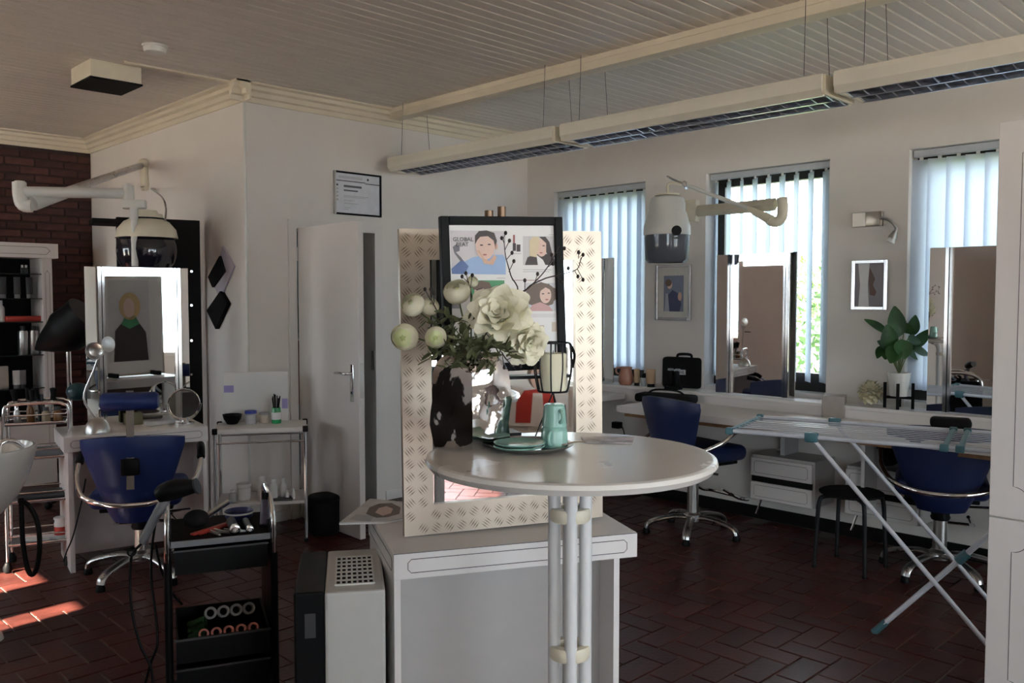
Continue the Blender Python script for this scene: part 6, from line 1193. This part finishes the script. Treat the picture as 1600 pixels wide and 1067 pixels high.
# ================================================================== SEEN ONLY IN THE MIRRORS
def bounce(x, y, p, n, axis, val):      # where the view ray through a pixel lands after a mirror
    n = Vector(n).normalized(); d = ray(x, y); P = onp(x, y, p, n); r = d - 2 * d.dot(n) * n; i = 'xyz'.index(axis); return P + r * ((val - P[i]) / r[i])
mn = mp.n
qa, qb = bounce(888, 667, mp.p + mp.n * -.012, mn, 'y', YR + .03), bounce(796, 560, mp.p + mp.n * -.012, mn, 'y', YR + .03)
x0, x1 = sorted((qa.x, qb.x)); z0, z1 = sorted((qa.z, qb.z)); z1 = z0 + (x1 - x0) * 1.35
wp = thing('hair_poster', 'poster of a person in a red jacket seen in the tread plate mirror', 'poster', ((x0 + x1) / 2, YR + .02, z0)); hw_ = (x1 - x0) / 2; hh_ = z1 - z0
MB().span((-hw_, 0, 0), (hw_, .01, hh_)).build('sheet', M_PAPER, wp, 0)
def rdec(nm, pts, m, k): MB().face([Vector((-hw_ + 2 * hw_ * u, .0105 + .001 * k, hh_ * v)) for u, v in pts]).build(nm, m, wp, 0)
rdec('print_jacket', [(.1, .04), (.12, .3), (.25, .45), (.6, .48), (.78, .36), (.85, .04)], C_('red_jacket', (.55, .05, .04)), 1); rdec('print_shirt', [(.36, .04), (.40, .42), (.56, .42), (.60, .04)], M_PAPER, 2)
rdec('print_arm', [(.72, .04), (.74, .3), (.95, .28), (.98, .04)], hrd, 2); rdec('print_hair', ell(.52, .66, .22, .20, 20), C_('curl_brown', (.15, .105, .08)), 2); rdec('print_face', ell(.50, .62, .14, .16, 18), sk2, 3)
# left wall as the window side mirrors show it
def lwall(x, y): return bounce(x, y, (XM, 0, 0), (-1, 0, 0), 'x', XL + .02)
a, b_ = lwall(1155, 545), lwall(1182, 503)
lp5 = thing('portrait_poster', 'dark red portrait poster seen in the mirror before the half open blinds', 'poster', (XL + .004, (a.y + b_.y) / 2, a.z)); w5, h5 = abs(a.y - b_.y), abs(b_.z - a.z)
MB().span((0, -w5 / 2, 0), (.012, w5 / 2, h5)).build('sheet', C_('wine', (.16, .03, .035)), lp5, 0)
for nm, pts, m, k in (('print_hair', ell(0, .6, .34, .3, 18), hrd, 1), ('print_face', ell(0, .58, .2, .2, 18), sk2, 2)): MB().face([Vector((.0125 + .001 * k, w5 * u, h5 * v)) for u, v in pts]).build(nm, m, lp5, 0)
a, b_ = lwall(1188, 600), lwall(1210, 430)
d2 = thing('door_2', 'white panelled door on the wall opposite the windows', 'door', (XL + .002, (a.y + b_.y) / 2, 0)); struct(d2); MB().span((0, -.42, 0), (.03, .42, 2.0), bev=.003).build('leaf', M_DOOR, d2, 0); MB().span((0, -.50, 0), (.02, -.42, 2.08)).build('jamb', M_DOOR, d2, 0); MB().span((0, .42, 0), (.02, .50, 2.08)).build('jamb', M_DOOR, d2, 0); MB().tube([(.03, .34, 1.0), (.08, .34, 1.0), (.08, .24, 1.0)], .008, n=8).build('lever', M_CHROME, d2)
# unseen dark cupboard added at the left wall to darken the vase reflection
wr = thing('added_wardrobe', 'unseen dark walnut cupboard added to darken the silver vase reflection', 'added_wardrobe', (XL + .005, 2.35, 0)); M_WALNUT = mat('dark_walnut', (.022, .014, .010), .45, var=.3, stretch=(1, 1, .1))
MB().span((0, -.65, .05), (.5, .65, 2.0), bev=.005).build('carcass', M_WALNUT, wr, 0)
for s in (-1, 1): d = MB().span((.5, min(s * .01, s * .64), .08), (.52, max(s * .01, s * .64), 1.97), bev=.003).build('door', M_WALNUT, wr, 0); MB().cyl((.535, s * .05, .95), (.535, s * .05, 1.15), .008, n=8).build('handle', M_STEEL, d)
MB().span((.02, -.62, 0), (.48, .62, .05)).build('plinth', M_BLACKM, wr, 0)
# white sideboard at the rear wall, reflected low in the tread plate mirror
sb = bounce(700, 785, mp.p, mn, 'y', YR + .45); sbt = thing('white_sideboard', 'white sideboard reflected low in the tread plate mirror', 'sideboard', (sb.x + .1, YR + .03, 0))
MB().span((-.5, 0, .12), (.5, .42, .52), bev=.004).build('carcass', M_WHITE, sbt, 0); MB().span((-.53, -.0, .52), (.53, .45, .56), bev=.004).build('top', M_WHITE, sbt, 0)
for s in (-1, 1):
    d = MB().span((min(s * .01, s * .49), .42, .14), (max(s * .01, s * .49), .44, .50), bev=.003).build('door', M_WHITE, sbt, 0); MB().sph((s * .06, .45, .34), .012, n=10).build('knob', M_STEEL, d)
    for y_ in (.04, .38): MB().span((s * .46 - .02, y_ - .02, 0), (s * .46 + .02, y_ + .02, .12)).build('leg', M_WHITE, sbt, 0)
